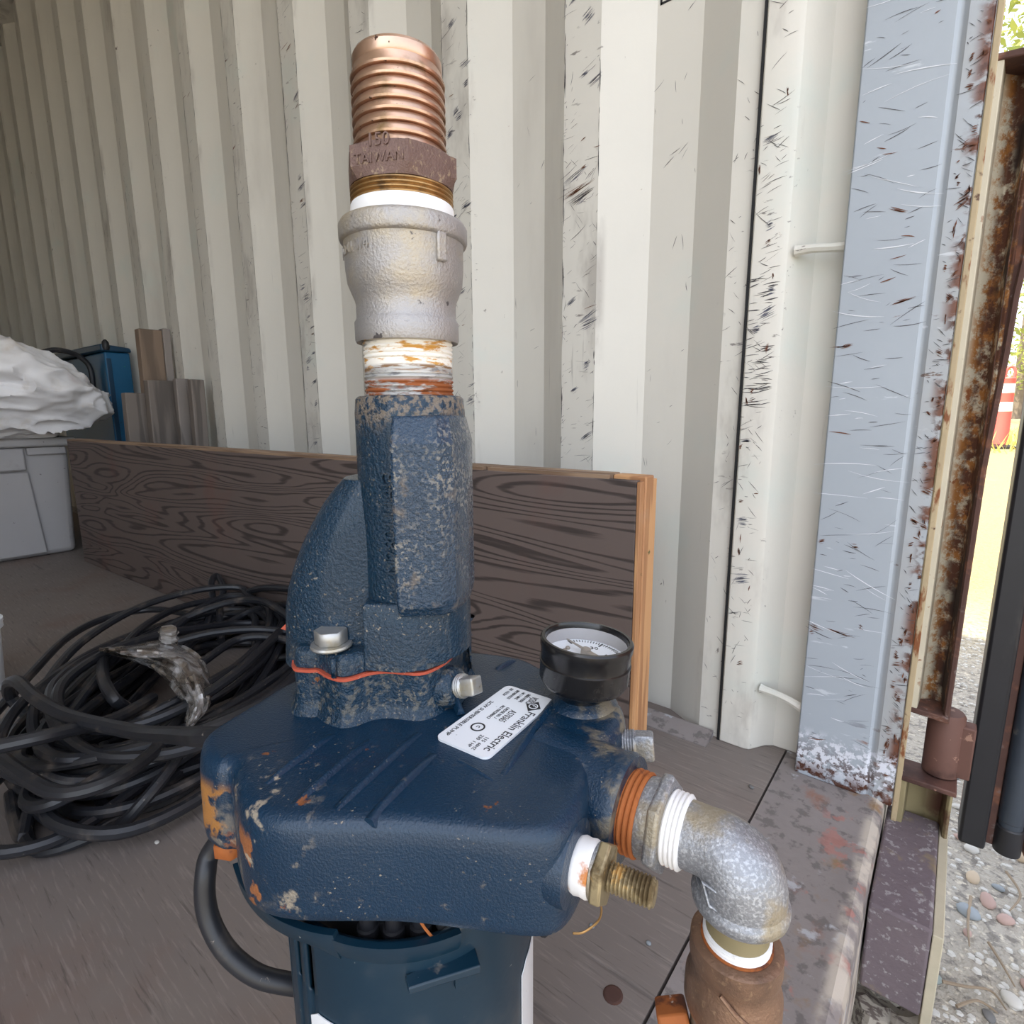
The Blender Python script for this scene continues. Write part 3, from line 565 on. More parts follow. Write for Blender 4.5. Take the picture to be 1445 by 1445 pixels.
# ================================================================== things inside
for lb, px, s_, k in (('small grey stone chip on the floor below the threaded stud', (835, 1308), .0032, 0), ('tiny pale stone chip on the floor between cable and pump', (222, 1190), .0035, 4), ('dark stone chip on the floor near the steel sill', (1060, 1112), .004, 3), ('tiny grey stone chip beside the floor screw', (915, 1332), .0028, 0)):
    q = AZ(*px, .0); o = bpy.data.objects.new('stone_chip', pm[k]); C.objects.link(o); o.location = (q.x, q.y, s_ * .45); o.scale = (s_, s_ * .8, s_ * .55); tag(o, lb, 'stone', 'stone chips on the floor')
# ---- plywood box beam
fr, fl = Vector((-.312, .650)), Vector((-2.40, .532)); du = (fl - fr).normalized(); dn = Vector((-du.y, du.x)) * -1
if dn.y < 0: dn = -dn
BH, BT, LN = .437, .052, (fl - fr).length
ang = math.atan2(-du.y, -du.x)
beam = empty('plywood_beam', (fr.x, fr.y, 0), ang)     # local -x runs along the beam, +y is its back
tag(beam, 'weathered brown plywood box beam lying on edge along the container wall', 'beam')
bm = B(); box(bm, (-LN, 0, .001), (-.006, .012, BH - .006)); obj('front_panel', bm, 'ply', beam, bevel=.001)
bm = B(); box(bm, (-LN, BT - .012, .001), (-.006, BT, BH - .006)); obj('rear_panel', bm, 'ply', beam, bevel=.001)
bm = B(); box(bm, (-LN, .0125, BH - .045), (-.046, BT - .0125, BH)); obj('top_rail', bm, 'plytop', beam, bevel=.002)
bm = B(); box(bm, (-LN, .0125, .001), (-.046, BT - .0125, .045)); obj('bottom_rail', bm, 'plytop', beam)
bm = B(); box(bm, (-.045, .0125, .001), (.002, BT - .0125, BH - .001)); obj('end_stud', bm, 'lumber', beam, bevel=.002)
bm = B(); box(bm, (-.0055, -.0005, .002), (.0, .0122, BH - .007)); obj('panel_edge', bm, 'lumber', beam, bevel=.001)
bm = B(); box(bm, (-.0055, BT - .0122, .002), (.001, BT + .0005, BH - .007)); obj('panel_edge', bm, 'lumber', beam, bevel=.001)
bm = B(); box(bm, (-.25, .002, BH - .006), (-.047, .0122, BH - .001)); obj('edge_strip', bm, 'plytop', beam)
bm = B(); box(bm, (-LN, .0005, BH - .006), (-.26, .0122, BH - .001)); obj('edge_strip', bm, 'plytop', beam)

# ---- boards leaning on the wall, far left
def board(name, px0, px1, ptop, X, th, lean, m, lab):
    a, c = AX(px0, ptop, X), AX(px1, ptop, X); h = a.z; bm = B()
    bm = hexa(bm, [(X + lean, a.y - .02, .0), (X + lean, c.y - .02, .0), (X + lean - th, c.y - .02, 0), (X + lean - th, a.y - .02, 0), (X, a.y, h), (X, c.y, h), (X - th, c.y, h), (X - th, a.y, h)])
    o = obj(name, bm, m, bevel=.003); return tag(o, lab, 'board', 'boards leaning on the container wall')
board('wooden_board', 195, 228, 463, -2.24, .04, .02, 'board_brown', 'tallest brown board leaning behind the shorter grey boards')
board('wooden_board', 229, 240, 463, -2.235, .04, .02, 'board_pale', 'narrow pale board standing against the tallest brown board')
board('wooden_board', 176, 209, 554, -2.19, .04, .02, 'board_grey', 'shortest grey board at the left beside the blue cabinet')
board('wooden_board', 208, 247, 536, -2.12, .04, .02, 'board_grey', 'broad split grey board in the middle of the leaning boards')
board('wooden_board', 248, 267, 534, -2.06, .03, .02, 'board_pale', 'narrow pale-edged grey board right of the broad split board')
board('wooden_board', 269, 288, 535, -1.97, .03, .02, 'board_grey', 'rightmost grey board leaning on the white corrugated wall')

# ---- blue cabinet
X = -2.63; a, c = AX(147, 500, X), AX(182, 490, X); cz = AX(160, 484, X).z
cab = empty('tool_cabinet', (X, (a.y + c.y) / 2, 0)); tag(cab, 'blue sheet-metal cabinet with dark lid behind the white sack', 'cabinet')
y0, y1 = a.y - cab.location.y, c.y - cab.location.y
bm = B(); box(bm, (-.70, y0, 0), (0, y1, cz - .035)); obj('body', bm, 'bluebox', cab, bevel=.006)
bm = B(); hexa(bm, [(-.72, y0 - .03, cz - .034), (.012, y0 - .012, cz - .034), (.012, y1 + .005, cz - .034), (-.72, y1 + .005, cz - .034), (-.72, y0 - .03, cz - .004), (.012, y0 - .012, cz - .006), (.006, y1 + .003, cz - .016), (-.72, y1 + .003, cz - .006)]); obj('lid', bm, 'bluelid', cab, bevel=.006)
bm = B(); lathe(bm, (.008, y0 + .006, cz - .03), (0, 0, 1), [(.010, 0), (.014, .01), (.012, .03), (.004, .04)], 12); obj('lid_knob', bm, 'gasket_rubber', cab)
bm = B(); box(bm, (.0005, y0 + .004, .1), (.003, y0 + .020, cz - .06)); obj('door_edge', bm, 'bluelid', cab, bevel=.001)

# ---- grey tote with its lid
X = -2.60; ys = AX(45, 700, X).y; y1 = AX(107, 700, X).y; tz = AX(40, 618, X).z
to = empty('plastic_tote', (X, ys, 0)); tag(to, 'large grey plastic storage tote left of the plywood beam', 'tote')
yl = -.62
def tbox(bm, x0, x1, y0, y1, z0, z1, tp):
    return hexa(bm, [(x0 + tp, y0 + tp, z0), (x1 - tp, y0 + tp, z0), (x1 - tp, y1 - tp, z0), (x0 + tp, y1 - tp, z0), (x0, y0, z1), (x1, y0, z1), (x1, y1, z1), (x0, y1, z1)])
bm = B(); tbox(bm, -.45, -.004, yl, y1 - ys, .0, tz - .03, .016); obj('body', bm, 'tote', to, bevel=.02, seg=3)
bm = B(); hexa(bm, [(-.05, yl + .04, .012), (-.006, yl + .04, .012), (-.006, -.012 + .035, .012), (-.05, .023, .012), (-.05, yl + .02, tz - .12), (.010, yl + .02, tz - .12), (.010, .0, tz - .12), (-.05, .0, tz - .12)]); obj('front_panel', bm, 'tote', to, bevel=.006)
bm = B(); box(bm, (-.05, yl + .02, tz - .115), (.013, -.003, tz - .034)); obj('handle_band', bm, 'tote', to, bevel=.006)
bm = B(); box(bm, (-.05, .004, tz - .062), (.010, y1 - ys - .01, tz - .034)); obj('rim_ledge', bm, 'tote', to, bevel=.005)
bm = B(); tbox(bm, -.47, .020, yl - .02, y1 - ys + .02, tz - .032, tz, -.004); obj('lid', bm, 'tote', to, bevel=.008)

# ---- white sack on the tote
q0 = AX(168, 560, -2.40)
sk = empty('white_sack', (-2.585, q0.y - .50, tz)); tag(sk, 'crumpled white woven plastic sack heaped on the grey tote', 'sack')
bm = B(); NU, NV = 200, 90; rs = []
def ridge(p): return 1 - abs(noise.noise(p)) * 2.2
def sackp(u, v):
    a = 2 * math.pi * u; e = math.pi * v
    p = Vector((math.cos(a) * math.sin(e), math.sin(a) * math.sin(e), -math.cos(e)))
    sx = math.copysign(abs(p.x) ** .8, p.x); sy = math.copysign(abs(p.y) ** .55, p.y)
    zz = (p.z + 1) / 2; hgt = .325 - .105 * max(0, sy) ** 2.0 + .02 * math.sin(sy * 5)
    q = Vector((sx * .20, sy * .49, zz ** .7 * hgt))
    wv = Vector((noise.noise(q * 3), noise.noise(q * 3 + Vector((9, 0, 0))), noise.noise(q * 3 + Vector((0, 9, 0))))) * .35
    d = Vector((q.x * 2.2, q.y * .9 + q.z * 1.6, q.z * 2.4 - q.y * 1.1)) + wv      # folds run slantwise down to the right
    n1 = noise.noise(q * 4 + Vector((3, 1, 2))); n2 = ridge(d * 3.2); n3 = ridge(d * 7.5 + Vector((4, 4, 4))); n4 = ridge(q * 26 + wv * 6)
    off = .030 * n1 + .026 * n2 * abs(n2) + .013 * n3 * abs(n3) + .004 * n4
    fold = math.exp(-((q.z - .135 - .05 * math.sin(q.y * 6 + .5)) / .024) ** 2) * max(0, p.x) ** .5 * .05 * (1 if q.y < .25 else .15)
    nn = Vector((p.x, p.y, p.z * .8)).normalized(); q += nn * (off - fold)
    q.z = max(q.z, .0)
    return q
rs = [[sackp(i / NU, max(.004, min(.996, j / NV))) for i in range(NU)] for j in range(NV + 1)]
rings(bm, rs); obj('cloth', bm, 'tarp', sk, smooth=50)
bm = B(); tube(bm, crom([(.20, -.12, .13), (.235, -.02, .125), (.235, .05, .105), (.225, .12, .09)], 5), .006, 6); obj('tie_strap', bm, 'gasket_rubber', sk)
bm = B()
tube(bm, crom([AX(52, 500, -2.74), AX(75, 494, -2.74), AX(98, 497, -2.74), AX(116, 506, -2.74), AX(128, 522, -2.74), AX(133, 560, -2.74)], 6), .010, 8)
tag(obj('dark_hose', bm, 'cable'), 'dark hose looped behind the white sack beside the blue cabinet', 'hose')

# ---- coil of black cable
coil = empty('cable_coil', (-1.02, .36, 0)); tag(coil, 'loose coil of heavy black power cable heaped on the wooden floor', 'cable')
co = Vector((-1.02, .36, 0)); CR = .0076
maj = Vector((-.62, .62, 0)).normalized(); mnr = Vector((.62, .62, 0)).normalized()
for k in range(26):
    ph = random.uniform(0, 6.3); A = random.uniform(.24, .335); Bm = random.uniform(.10, .20); ox, oy = .02 + random.uniform(-.05, .05), random.uniform(-.04, .03)
    zb = .010 + .0042 * k; pts = []
    for i in range(14):
        t = 2 * math.pi * i / 14 + ph; wob = .016 * math.sin(2 * t + k) + .012 * math.sin(3 * t + 2.3 * k)
        pp = maj * (math.cos(t) * (A + wob) + ox) + mnr * (math.sin(t) * (Bm + wob) + oy)
        z = zb * (.55 + .45 * abs(math.sin(t * .5 + k))) + .012 * math.sin(2 * t + k * 1.7); z = max(z, CR * 1.02)
        pts.append(Vector((pp.x, pp.y, z)))
    for p in pts:
        wmax = .532 + (p.x + co.x + 2.40) * .0565 - .02
        if p.y + co.y > wmax: p.y = wmax - co.y
    bm = B(); tube(bm, crom(pts, 6, True), CR * random.uniform(.95, 1.1), 9, True); obj('cable_loop', bm, 'cable', coil)
def strand(pts, r=CR):
    P = []
    for x, y, z in pts:
        p = AZ(x, y, z); lim = .532 + (p.x + 2.40) * .0565 - .016
        P.append(p if p.y < lim else AY(x, y, .532 + (AY(x, y, .58).x + 2.40) * .0565 - .016))
    bm = B(); tube(bm, [p - co for p in crom(P, 7)], r, 10); obj('cable_strand', bm, 'cable', coil)
strand([(345, 1042, .27), (287, 1040, .26), (255, 1038, .22), (200, 1034, .17), (140, 1022, .15), (90, 1008, .14), (50, 985, .14), (25, 962, .135), (12, 966, .11), (16, 985, .07), (40, 1010, .05)], .0086)
strand([(-12, 1012, .05), (40, 955, .06), (95, 900, .06), (150, 872, .06), (215, 860, .06), (278, 868, .06), (330, 872, .05)])
strand([(-10, 1060, .11), (30, 1092, .11), (75, 1117, .11), (120, 1115, .11), (170, 1095, .11), (215, 1062, .10), (250, 1020, .08)], .0084)
strand([(40, 1110, .03), (60, 1150, .02), (110, 1172, .012), (165, 1166, .02), (205, 1128, .05), (248, 1072, .07), (256, 1040, .08), (225, 1020, .08)])
strand([(-10, 1055, .15), (50, 1042, .15), (100, 1030, .14), (160, 1015, .12), (215, 985, .09)], .0084)
strand([(250, 905, .11), (300, 893, .11), (360, 888, .10), (420, 893, .09)]); strand([(285, 935, .10), (330, 905, .10), (370, 898, .10), (420, 906, .09)])
strand([(318, 868, .05), (340, 842, .06), (370, 830, .06), (420, 832, .05)]); strand([(316, 885, .06), (345, 866, .07), (380, 855, .07), (425, 856, .06)])
strand([(312, 905, .05), (310, 862, .08), (315, 830, .11), (306, 813, .125), (298, 822, .12), (300, 850, .09), (290, 890, .05)])
strand([(145, 930, .11), (146, 958, .12), (160, 985, .12), (180, 1000, .09)], .0084)
strand([(255, 990, .05), (300, 960, .05), (350, 935, .05), (420, 925, .04)]); strand([(262, 1005, .03), (310, 985, .03), (370, 960, .03), (420, 950, .03)])
strand([(15, 1120, .02), (22, 1160, .012), (32, 1182, .010), (40, 1150, .02), (60, 1090, .05)])
# packing tape wrapped round the bundle
bm = B(); cpx = crom([(140, 917, 3), (170, 919, 8), (200, 922, 15), (230, 927, 24), (258, 943, 30), (272, 968, 27), (278, 993, 19), (271, 1013, 11), (263, 1030, 3)], 4); rs = []
for i, (x, y, wd) in enumerate(cpx):
    a_, b_ = cpx[max(i - 1, 0)], cpx[min(i + 1, len(cpx) - 1)]; t = Vector((b_.x - a_.x, b_.y - a_.y)).normalized(); row = []
    for j in range(15):
        v = j / 7 - 1; z = .150 - .035 * v * v + .016 * noise.noise(Vector((i * .22, j * .55, 0))) + random.uniform(-.0035, .0035) - .001 * i
        row.append(AZ(x - t.y * wd * v + random.uniform(-.8, .8), y + t.x * wd * v + random.uniform(-.8, .8), max(z, .05)) - co)
    rs.append(row)
rings(bm, rs, closed=False); o = obj('tape_wrap', bm, 'tape', coil, smooth=24)
bm = B(); rs = []
for i in range(8):
    row = []
    for j in range(10):
        a = 2 * math.pi * j / 10; rr = 13 + 5 * noise.noise(Vector((math.cos(a) * 2, math.sin(a) * 2, i * .5))); row.append(AZ(238 + rr * math.cos(a), 903 - 2.2 * i + rr * .5 * math.sin(a), .135 + .004 * i) - co)
    rs.append(row)
rings(bm, rs); obj('tape_tail', bm, 'tape', coil, smooth=25)
# thing cut off by the left edge
e = AZ(-3, 1000, .0)
pl = empty('white_pail', (AZ(-42, 965, .02).x, AZ(-42, 965, .02).y, 0)); tag(pl, 'white plastic pail cut off by the left edge beside the cable', 'pail')
bm = B(); lathe(bm, (0, 0, 0), (0, 0, 1), [(.045, 0), (.048, .004), (.055, .12), (.060, .122), (.060, .132), (.052, .132), (.045, .01)], 32); obj('body', bm, 'white', pl)
bm = B(); lathe(bm, (0, 0, .1325), (0, 0, 1), [(.061, 0), (.061, .006), (.05, .008)], 32); obj('lid', bm, 'white', pl)

# ================================================================== the pump
pw = RH * PO.x + FH * PO.y
pump = empty('jet_pump', (pw.x, pw.y, 0), YAW)
tag(pump, 'navy blue cast-iron jet pump standing on its motor with pipe fittings', 'pump')
Z = lambda z: z + CAMH
# --- casing
out = [(-.045, .180), (-.085, .181), (-.104, .188), (-.117, .204), (-.1235, .2155), (-.131, .2165), (-.142, .224), (-.149, .238), (-.148, .25), (-.139, .272), (-.128, .297), (-.10, .325), (-.05, .337), (.0, .328), (.022, .308), (.045, .285), (.057, .272), (.059, .262), (.056, .25), (.048, .235), (.036, .222), (.033, .208), (.027, .190), (.018, .1765), (.006, .1735), (-.02, .177)]
poly = [Vector((p.x - PO.x, p.y - PO.y)) for p in crom([Vector((*q, 0)) for q in out], 5, True)]
bm = B(); prism(bm, poly, [(Z(-.194), -.003), (Z(-.192), -.0005), (Z(-.188), 0), (Z(-.170), -.0005), (Z(-.160), -.001), (Z(-.1560), -.0016), (Z(-.1530), -.0026), (Z(-.1513), -.0042), (Z(-.1503), -.0062), (Z(-.1500), -.0085)])
bm.faces.remove(max(bm.faces, key=lambda f: f.calc_center_median().z))
topv = [v for v in bm.verts if abs(v.co.z - Z(-.150)) < 1e-5]; cc = Vector((.003, -.022, Z(-.150))); prev = topv
for kk in (.8, .55, .3):
    cur = [bm.verts.new(v.co.lerp(cc, 1 - kk)) for v in topv]
    for i in range(len(cur)): bm.faces.new((prev[i], prev[(i + 1) % len(cur)], cur[(i + 1) % len(cur)], cur[i]))
    prev = cur
bm.faces.new(prev)
casing = obj('casing', bm, 'castblue', pump, smooth=50)
# ribs on the top of the casing
def rib(a, b, w, h, z=-.150, name='rib'):
    p, q = LZ(*a, z), LZ(*b, z); d = (q - p).normalized(); s = Vector((-d.y, d.x, 0)) * w; up = Vector((0, 0, h)); dn = Vector((0, 0, -.003)); bm = B(); rs = []
    for i in range(7):
        t = i / 6; c = p.lerp(q, t * .93); k = 1 if 1 < i < 5 else (.75 if 0 < i < 6 else .02); hh = up * k
        rs.append([c - s * 1.5 + dn, c - s * .8 + hh * .45, c - s * .3 + hh, c + s * .3 + hh, c + s * .8 + hh * .45, c + s * 1.5 + dn])
    rings(bm, rs); return obj(name, bm, 'castblue', casing, smooth=60)
for a, b in (((470, 1036), (366, 1112)), ((523, 1044), (404, 1144)), ((592, 1034), (462, 1152)), ((612, 1064), (512, 1164)), ((789, 978), (701, 1104)), ((700, 945), (728, 930))): rib(a, b, .0021, .0021)
rib((646, 1072), (700, 1103), .0010, .0007)
# raised pad that carries the rating plate
# port bosses
ax = Vector((.829, -.559, 0))
pb = L(.0500, .2160, -.1722)
bm = B(); lathe(bm, pb - ax * .045, ax, [(.0235, 0), (.0235, .03), (.0228, .038), (.0235, .043), (.0225, .046), (.018, .046)], 40); obj('outlet_boss', bm, 'castblue', casing, smooth=50)
ax2 = Vector((.88, -.47, 0)); db = L(.0235, .1865, -.1720)
bm = B(); lathe(bm, db - ax2 * .03, ax2, [(.018, 0), (.0175, .025), (.0160, .0305), (.011, .031)], 32); obj('drain_boss', bm, 'castblue', casing, smooth=50)
gp = L(.0360, .268, -.150)
bm = B(); lathe(bm, gp - Vector((0, 0, .006)), (0, 0, 1), [(.020, 0), (.019, .005), (.0145, .0085), (.0125, .010)], 32); obj('gauge_boss', bm, 'castblue', casing, smooth=60)
# --- flared foot under the gasket and the red gasket, flange outline shared
gz = -.1265
fpx = [(413, 941), (432, 947), (448, 947), (462, 955), (480, 960), (497, 958), (520, 951), (545, 948), (570, 950), (592, 951), (612, 945), (635, 930), (652, 908), (658, 895)]
fpts = [LZ(x, y, gz).xy for x, y in fpx]
back = [Vector((.026, .018)), Vector((.022, .032)), Vector((.005, .040)), Vector((-.02, .042)), Vector((-.045, .040)), Vector((-.062, .032)), Vector((-.070, .022)), Vector((-.0685, .010))]
fl_poly = [Vector((p.x, p.y)) for p in crom([Vector((q.x, q.y, 0)) for q in list(fpts) + back], 4, True)]
bm = B(); prism(bm, fl_poly, [(Z(-.152), .0045), (Z(-.1495), .0022), (Z(-.146), .0004), (Z(-.142), -.0006), (Z(gz - .0008), -.0008)]); obj('neck_base', bm, 'casttower', pump, smooth=60)
bm = B(); prism(bm, fl_poly, [(Z(gz - .0008), .0003), (Z(gz + .0008), .0005)])
gk = obj('red_gasket', bm, 'redgasket', pump, smooth=40)
bm = B(); t = LG(411, 880, .285); hexa(bm, [t + Vector(q) for q in ((-.006, 0, -.003), (.004, 0, -.006), (.004, .01, -.006), (-.006, .01, -.003), (-.004, 0, -.001), (.006, 0, .006), (.006, .01, .006), (-.004, .01, -.001))]); obj('gasket_tab', bm, 'redgasket', gk)
# --- riser casting
riser_bm = B()
prism(riser_bm, fl_poly, [(Z(gz + .001), -.0008), (Z(gz + .0085), -.0010), (Z(gz + .0105), -.0022), (Z(gz + .0112), -.004)])
zt_ = LG(573, 557, .253).z
lathe(riser_bm, (0, 0, 0), (0, 0, 1), [(.0268 * KS, Z(-.122)), (.0262 * KS, Z(-.07)), (.0258 * KS, zt_ - .008), (.0252 * KS, zt_ - .0015), (.0238 * KS, zt_), (.0208 * KS, zt_), (.0205 * KS, zt_ - .01)], 64)
# swept side passage on the left
rs = []
for px_, py_ in ((413, 925), (413, 880), (413, 850), (417, 822), (426, 790), (437, 762), (450, 735), (466, 707), (480, 688), (494, 672)):
    lp = LG(px_, py_, .284); lx = lp.x; zz = lp.z - CAMH
    cx = (lx - .002) / 2; a = -(lx + .002) / 2 + .002; bb = .0225 - .006 * max(0, (zz + .06) / .04)
    rs.append([Vector((cx + a * math.copysign(abs(math.cos(t)) ** .8, math.cos(t)), .004 + bb * math.copysign(abs(math.sin(t)) ** .9, math.sin(t)), Z(zz))) for t in [2 * math.pi * i / 40 for i in range(40)]])
rings(riser_bm, rs)
# blocky saddle above the flange
sx0 = LG(508, 900, .249).x
sad = [Vector((sx0, -.0275)), Vector((-.004, -.0305)), Vector((.007, -.0280)), Vector((.0165, -.0200)), Vector((.0225, -.004)), Vector((.022, .012)), Vector((-.015, .018)), Vector((sx0, .0))]
prism(riser_bm, sad, [(Z(gz + .002), .0), (Z(gz + .012), -.0005), (LG(545, 862, .248).z, -.0008), (LG(545, 857, .248).z, -.002)])
riser = obj('riser_casting', riser_bm, 'casttower', pump, smooth=40, bevel=.0012)
# front pad with sloped top
pxl = LG(557, 740, .249).x
pa = [Vector((pxl, -.0365)), Vector((.0175, -.0335)), Vector((.0235, -.0285)), Vector((.0280, -.0150)), Vector((.0298, -.002)), Vector((.0298, .008)), Vector((.0, .012)), Vector((pxl, -.01))]
zt, zc, zb = LG(600, 586, .254).z, LG(600, 626, .247).z, LG(600, 857, .247).z
bm = B(); rs = []
for z, k in ((zb - .006, .86), (zb, .985), (zb + .003, 1.0), (zc, 1.0), (zt, .77)): rs.append([Vector((p.x if p.x < -.001 else p.x * (.55 + .45 * k) if p.x > .016 else p.x, p.y * k if p.y < -.012 else p.y, z)) for p in pa])
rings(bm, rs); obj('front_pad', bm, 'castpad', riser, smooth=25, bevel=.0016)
# cast part number running up the riser
def wrap_tower(c):
    th = math.radians(-97); R = .0263 * KS
    # text runs upward; its letter tops point left
    a = th - c.y / R
    return Vector((math.cos(a) * (R + c.z), math.sin(a) * (R + c.z), LG(545, 812, .253).z + c.x))
text('cast_number', 'N2801114G', .0098, (0, 0, 0), (1, 0, 0), (0, 1, 0), 'casttower', riser, .0010, bend=wrap_tower)
# flange bolt with washer
bp = LZ(468, 912, gz + .0122); bp.z = Z(gz + .0112)
fb = empty('flange_bolt', bp); fb.parent = pump
bm = B(); lathe(bm, (0, 0, 0), (0, 0, 1), [(.0098, .0012), (.0102, .002), (.0098, .0030), (.0065, .0032)], 40); obj('washer', bm, 'zinc', fb)
bm = B(); hexnut(bm, (0, 0, 0), (0, 0, 1), .0080, .0032, .0102, .2, .0004); obj('bolt_head', bm, 'zinc', fb)
bm = B(); lathe(bm, (0, 0, -.013), (0, 0, 1), threads(.0036, 0, .0145, .0012, .0005), 20); obj('bolt_shank', bm, 'zinc', fb)
bm = B(); tube(bm, [bp + Vector((.004, -.011, -.010)), bp + Vector((.004, -.011, -.0002))], .0014, 8); obj('slot_lip', bm, 'casttower', riser)
# plug in the neck base, right side
def plug(name, px, z, d, r, sq, ln, m='zinc', rz=.6):
    p = LZ(*px, z); d = Vector(d).normalized(); e = empty(name, p); e.parent = pump
    bm = B(); lathe(bm, -d * .006, d, threads(r, 0, .009, .0013, .0006) + [(r - .001, .0095)], 28); obj('plug_thread', bm, m, e)
    bm = B(); lathe(bm, (0, 0, 0), d, [(sq, .0025), (sq * 1.02, .004), (sq * 1.0, ln - .001), (sq * .9, ln)], 4, True, rz); obj('plug_head', bm, m, e, bevel=.0006)
    return e
plug('neck_plug', (650, 968), -.1385, (.75, -.45, .25), .0062, .0062, .0110, 'zinc')
bm = B(); lathe(bm, LZ(650, 968, -.1385) - Vector((.75, -.45, .25)).normalized() * .012, (.75, -.45, .25), [(.012, 0), (.0105, .008), (.0085, .0105), (.006, .011)], 24); obj('neck_boss', bm, 'casttower', riser, smooth=60)
rib((630, 960), (652, 1004), .0014, .004, -.146)
plug('side_plug', (888, 1052), -.164, (.9, -.2, .1), .0078, .0085, .0120, 'galv', .5)
# --- pipe stack
def stack(name, prof, m, n=64, par=None, **k):
    bm = B(); lathe(bm, (0, 0, 0), (0, 0, 1), [(r * KS, Z(z)) for r, z in prof], n); return obj(name, bm, m, par or pump, **k)
def zf(y, R): return LG(575, y, PO.y - R * KS).z - CAMH     # height of a ring seen on the front of the stack
t0, t1 = zf(553, .0203), zf(474, .0203)
nip = stack('pipe_nipple', [(.018, t0 - .006)] + threads(.0206, t0 - .004, t0 + .0085, .0021, .0007) + [(.0203, t0 + .0088), (.0203, t1 - .0095)] + threads(.0206, t1 - .009, t1 + .006, .0021, .0007) + [(.018, t1 + .006)], 'nipple')
zb0, zb1, zn, zs, zbb, ztop = zf(476, .0237), zf(443, .0237), zf(412, .0232), zf(385, .0255), zf(318, .0284), zf(286, .0284)
bell = stack('bell_reducer', [(.0205, zb0 + .001), (.0232, zb0), (.0237, zb0 + .0012), (.0237, zb1 - .0008), (.0232, zb1), (.0226, zb1 + .0012), (.0226, zn - .002), (.0230, zn), (.0244, zn + .0035), (.0258, zs), (.0264, zs + .006), (.0265, zbb - .002), (.0268, zbb - .0005), (.0280, zbb), (.0285, zbb + .0012), (.0285, ztop - .0022), (.0275, ztop - .0004), (.0268, ztop), (.0215, ztop), (.0205, ztop - .004)], 'iron', smooth=50)
aa = math.radians(-45); bm = B()
c = Vector((math.cos(aa) * .0265 * KS, math.sin(aa) * .0265 * KS, 0)); rx = Vector((-math.sin(aa), math.cos(aa), 0)); zr0 = zf(362, .027)
box(bm, (-.0026, -.002, Z(zr0)), (.0026, .0016, Z(zbb + .002)), Matrix.Translation(c) @ Matrix(((rx.x, math.cos(aa), 0, 0), (rx.y, math.sin(aa), 0, 0), (0, 0, 1, 0), (0, 0, 0, 1)))); obj('cast_lug', bm, 'iron', bell, bevel=.0008)
def wrap(R, a0, z0):
    return lambda c: Vector((math.cos(a0 + c.x / R) * (R + c.z), math.sin(a0 + c.x / R) * (R + c.z), z0 + c.y))
text('cast_size', '1 1/2X1 1/4', .0062, (0, 0, 0), (1, 0, 0), (0, 1, 0), 'iron', bell, .0006, 'RIGHT', bend=wrap(.0266 * KS, math.radians(-112), Z(zf(347, .026))))
# white tape on the bushing threads
zt0 = ztop; zt1 = zf(266, .0226)
tp = stack('thread_tape', [(.0215, zt0 - .003), (.0228, zt0 - .002), (.0230, zt0 + .002), (.0227, zt1 - .001), (.0222, zt1)], 'ptfe')
zh0, zh1 = zf(236, .024), zf(194, .024)
fit = empty('hose_barb_fitting', (0, 0, 0)); fit.parent = pump
stack('male_thread', [(.0205, zt0)] + threads(.0226, zt1 - .001, zh0 - .0012, .0021, .0008) + [(.0222, zh0)], 'brassthread', par=fit)
bm = B(); x0 = math.radians(-73)
hx = []
for z, k in ((zh0 - .0015, .88), (zh0 + .0025, 1.0), (zh1 - .0004, 1.0), (zh1 + .0006, .90)):
    ring = []
    for i in range(36):
        a = x0 + 2 * math.pi * i / 36; rr = .0222 * KS / math.cos(((a - x0) % (math.pi / 3)) - math.pi / 6); lim = .0228 * KS; ring.append(Vector((math.cos(a) * min(rr, lim if k < 1 else 9), math.sin(a) * min(rr, lim if k < 1 else 9), Z(z))))
    hx.append(ring)
rings(bm, hx); obj('hex_collar', bm, 'bronzecast', fit, smooth=25)
fa = math.radians(-103); nn = Vector((math.cos(fa), math.sin(fa), 0)); tx = Vector((-nn.y, nn.x, 0)); fc = nn * .0222 * KS
text('hex_size_mark', '150', .0072, fc + Vector((0, 0, Z(zh0) + .0095)), tx, (0, 0, 1), 'bronzecast', fit, .0006, 'CENTER')
text('hex_origin_mark', 'TAIWAN', .0058, fc + Vector((0, 0, Z(zh0) + .0032)), tx, (0, 0, 1), 'bronzecast', fit, .0006, 'CENTER')
zb_top = zf(66, .0195) ; pr = [(.0190, zh1 - .001)]; nb = 8; st = (zb_top - .001 - zh1) / nb
for i in range(nb):
    z0 = zh1 + st * i; pr += [(.0184, z0 + .0002), (.0200, z0 + st * .10), (.0202, z0 + st * .30), (.0190, z0 + st * .96)]
ztt = zf(44, .019)
pr += [(.0187, zb_top), (.0190, zb_top + .0006), (.0189, ztt - .0015), (.0180, ztt), (.0150, ztt), (.0150, ztt - .04)]
stack('hose_barb', pr, 'bronze', par=fit, smooth=30)
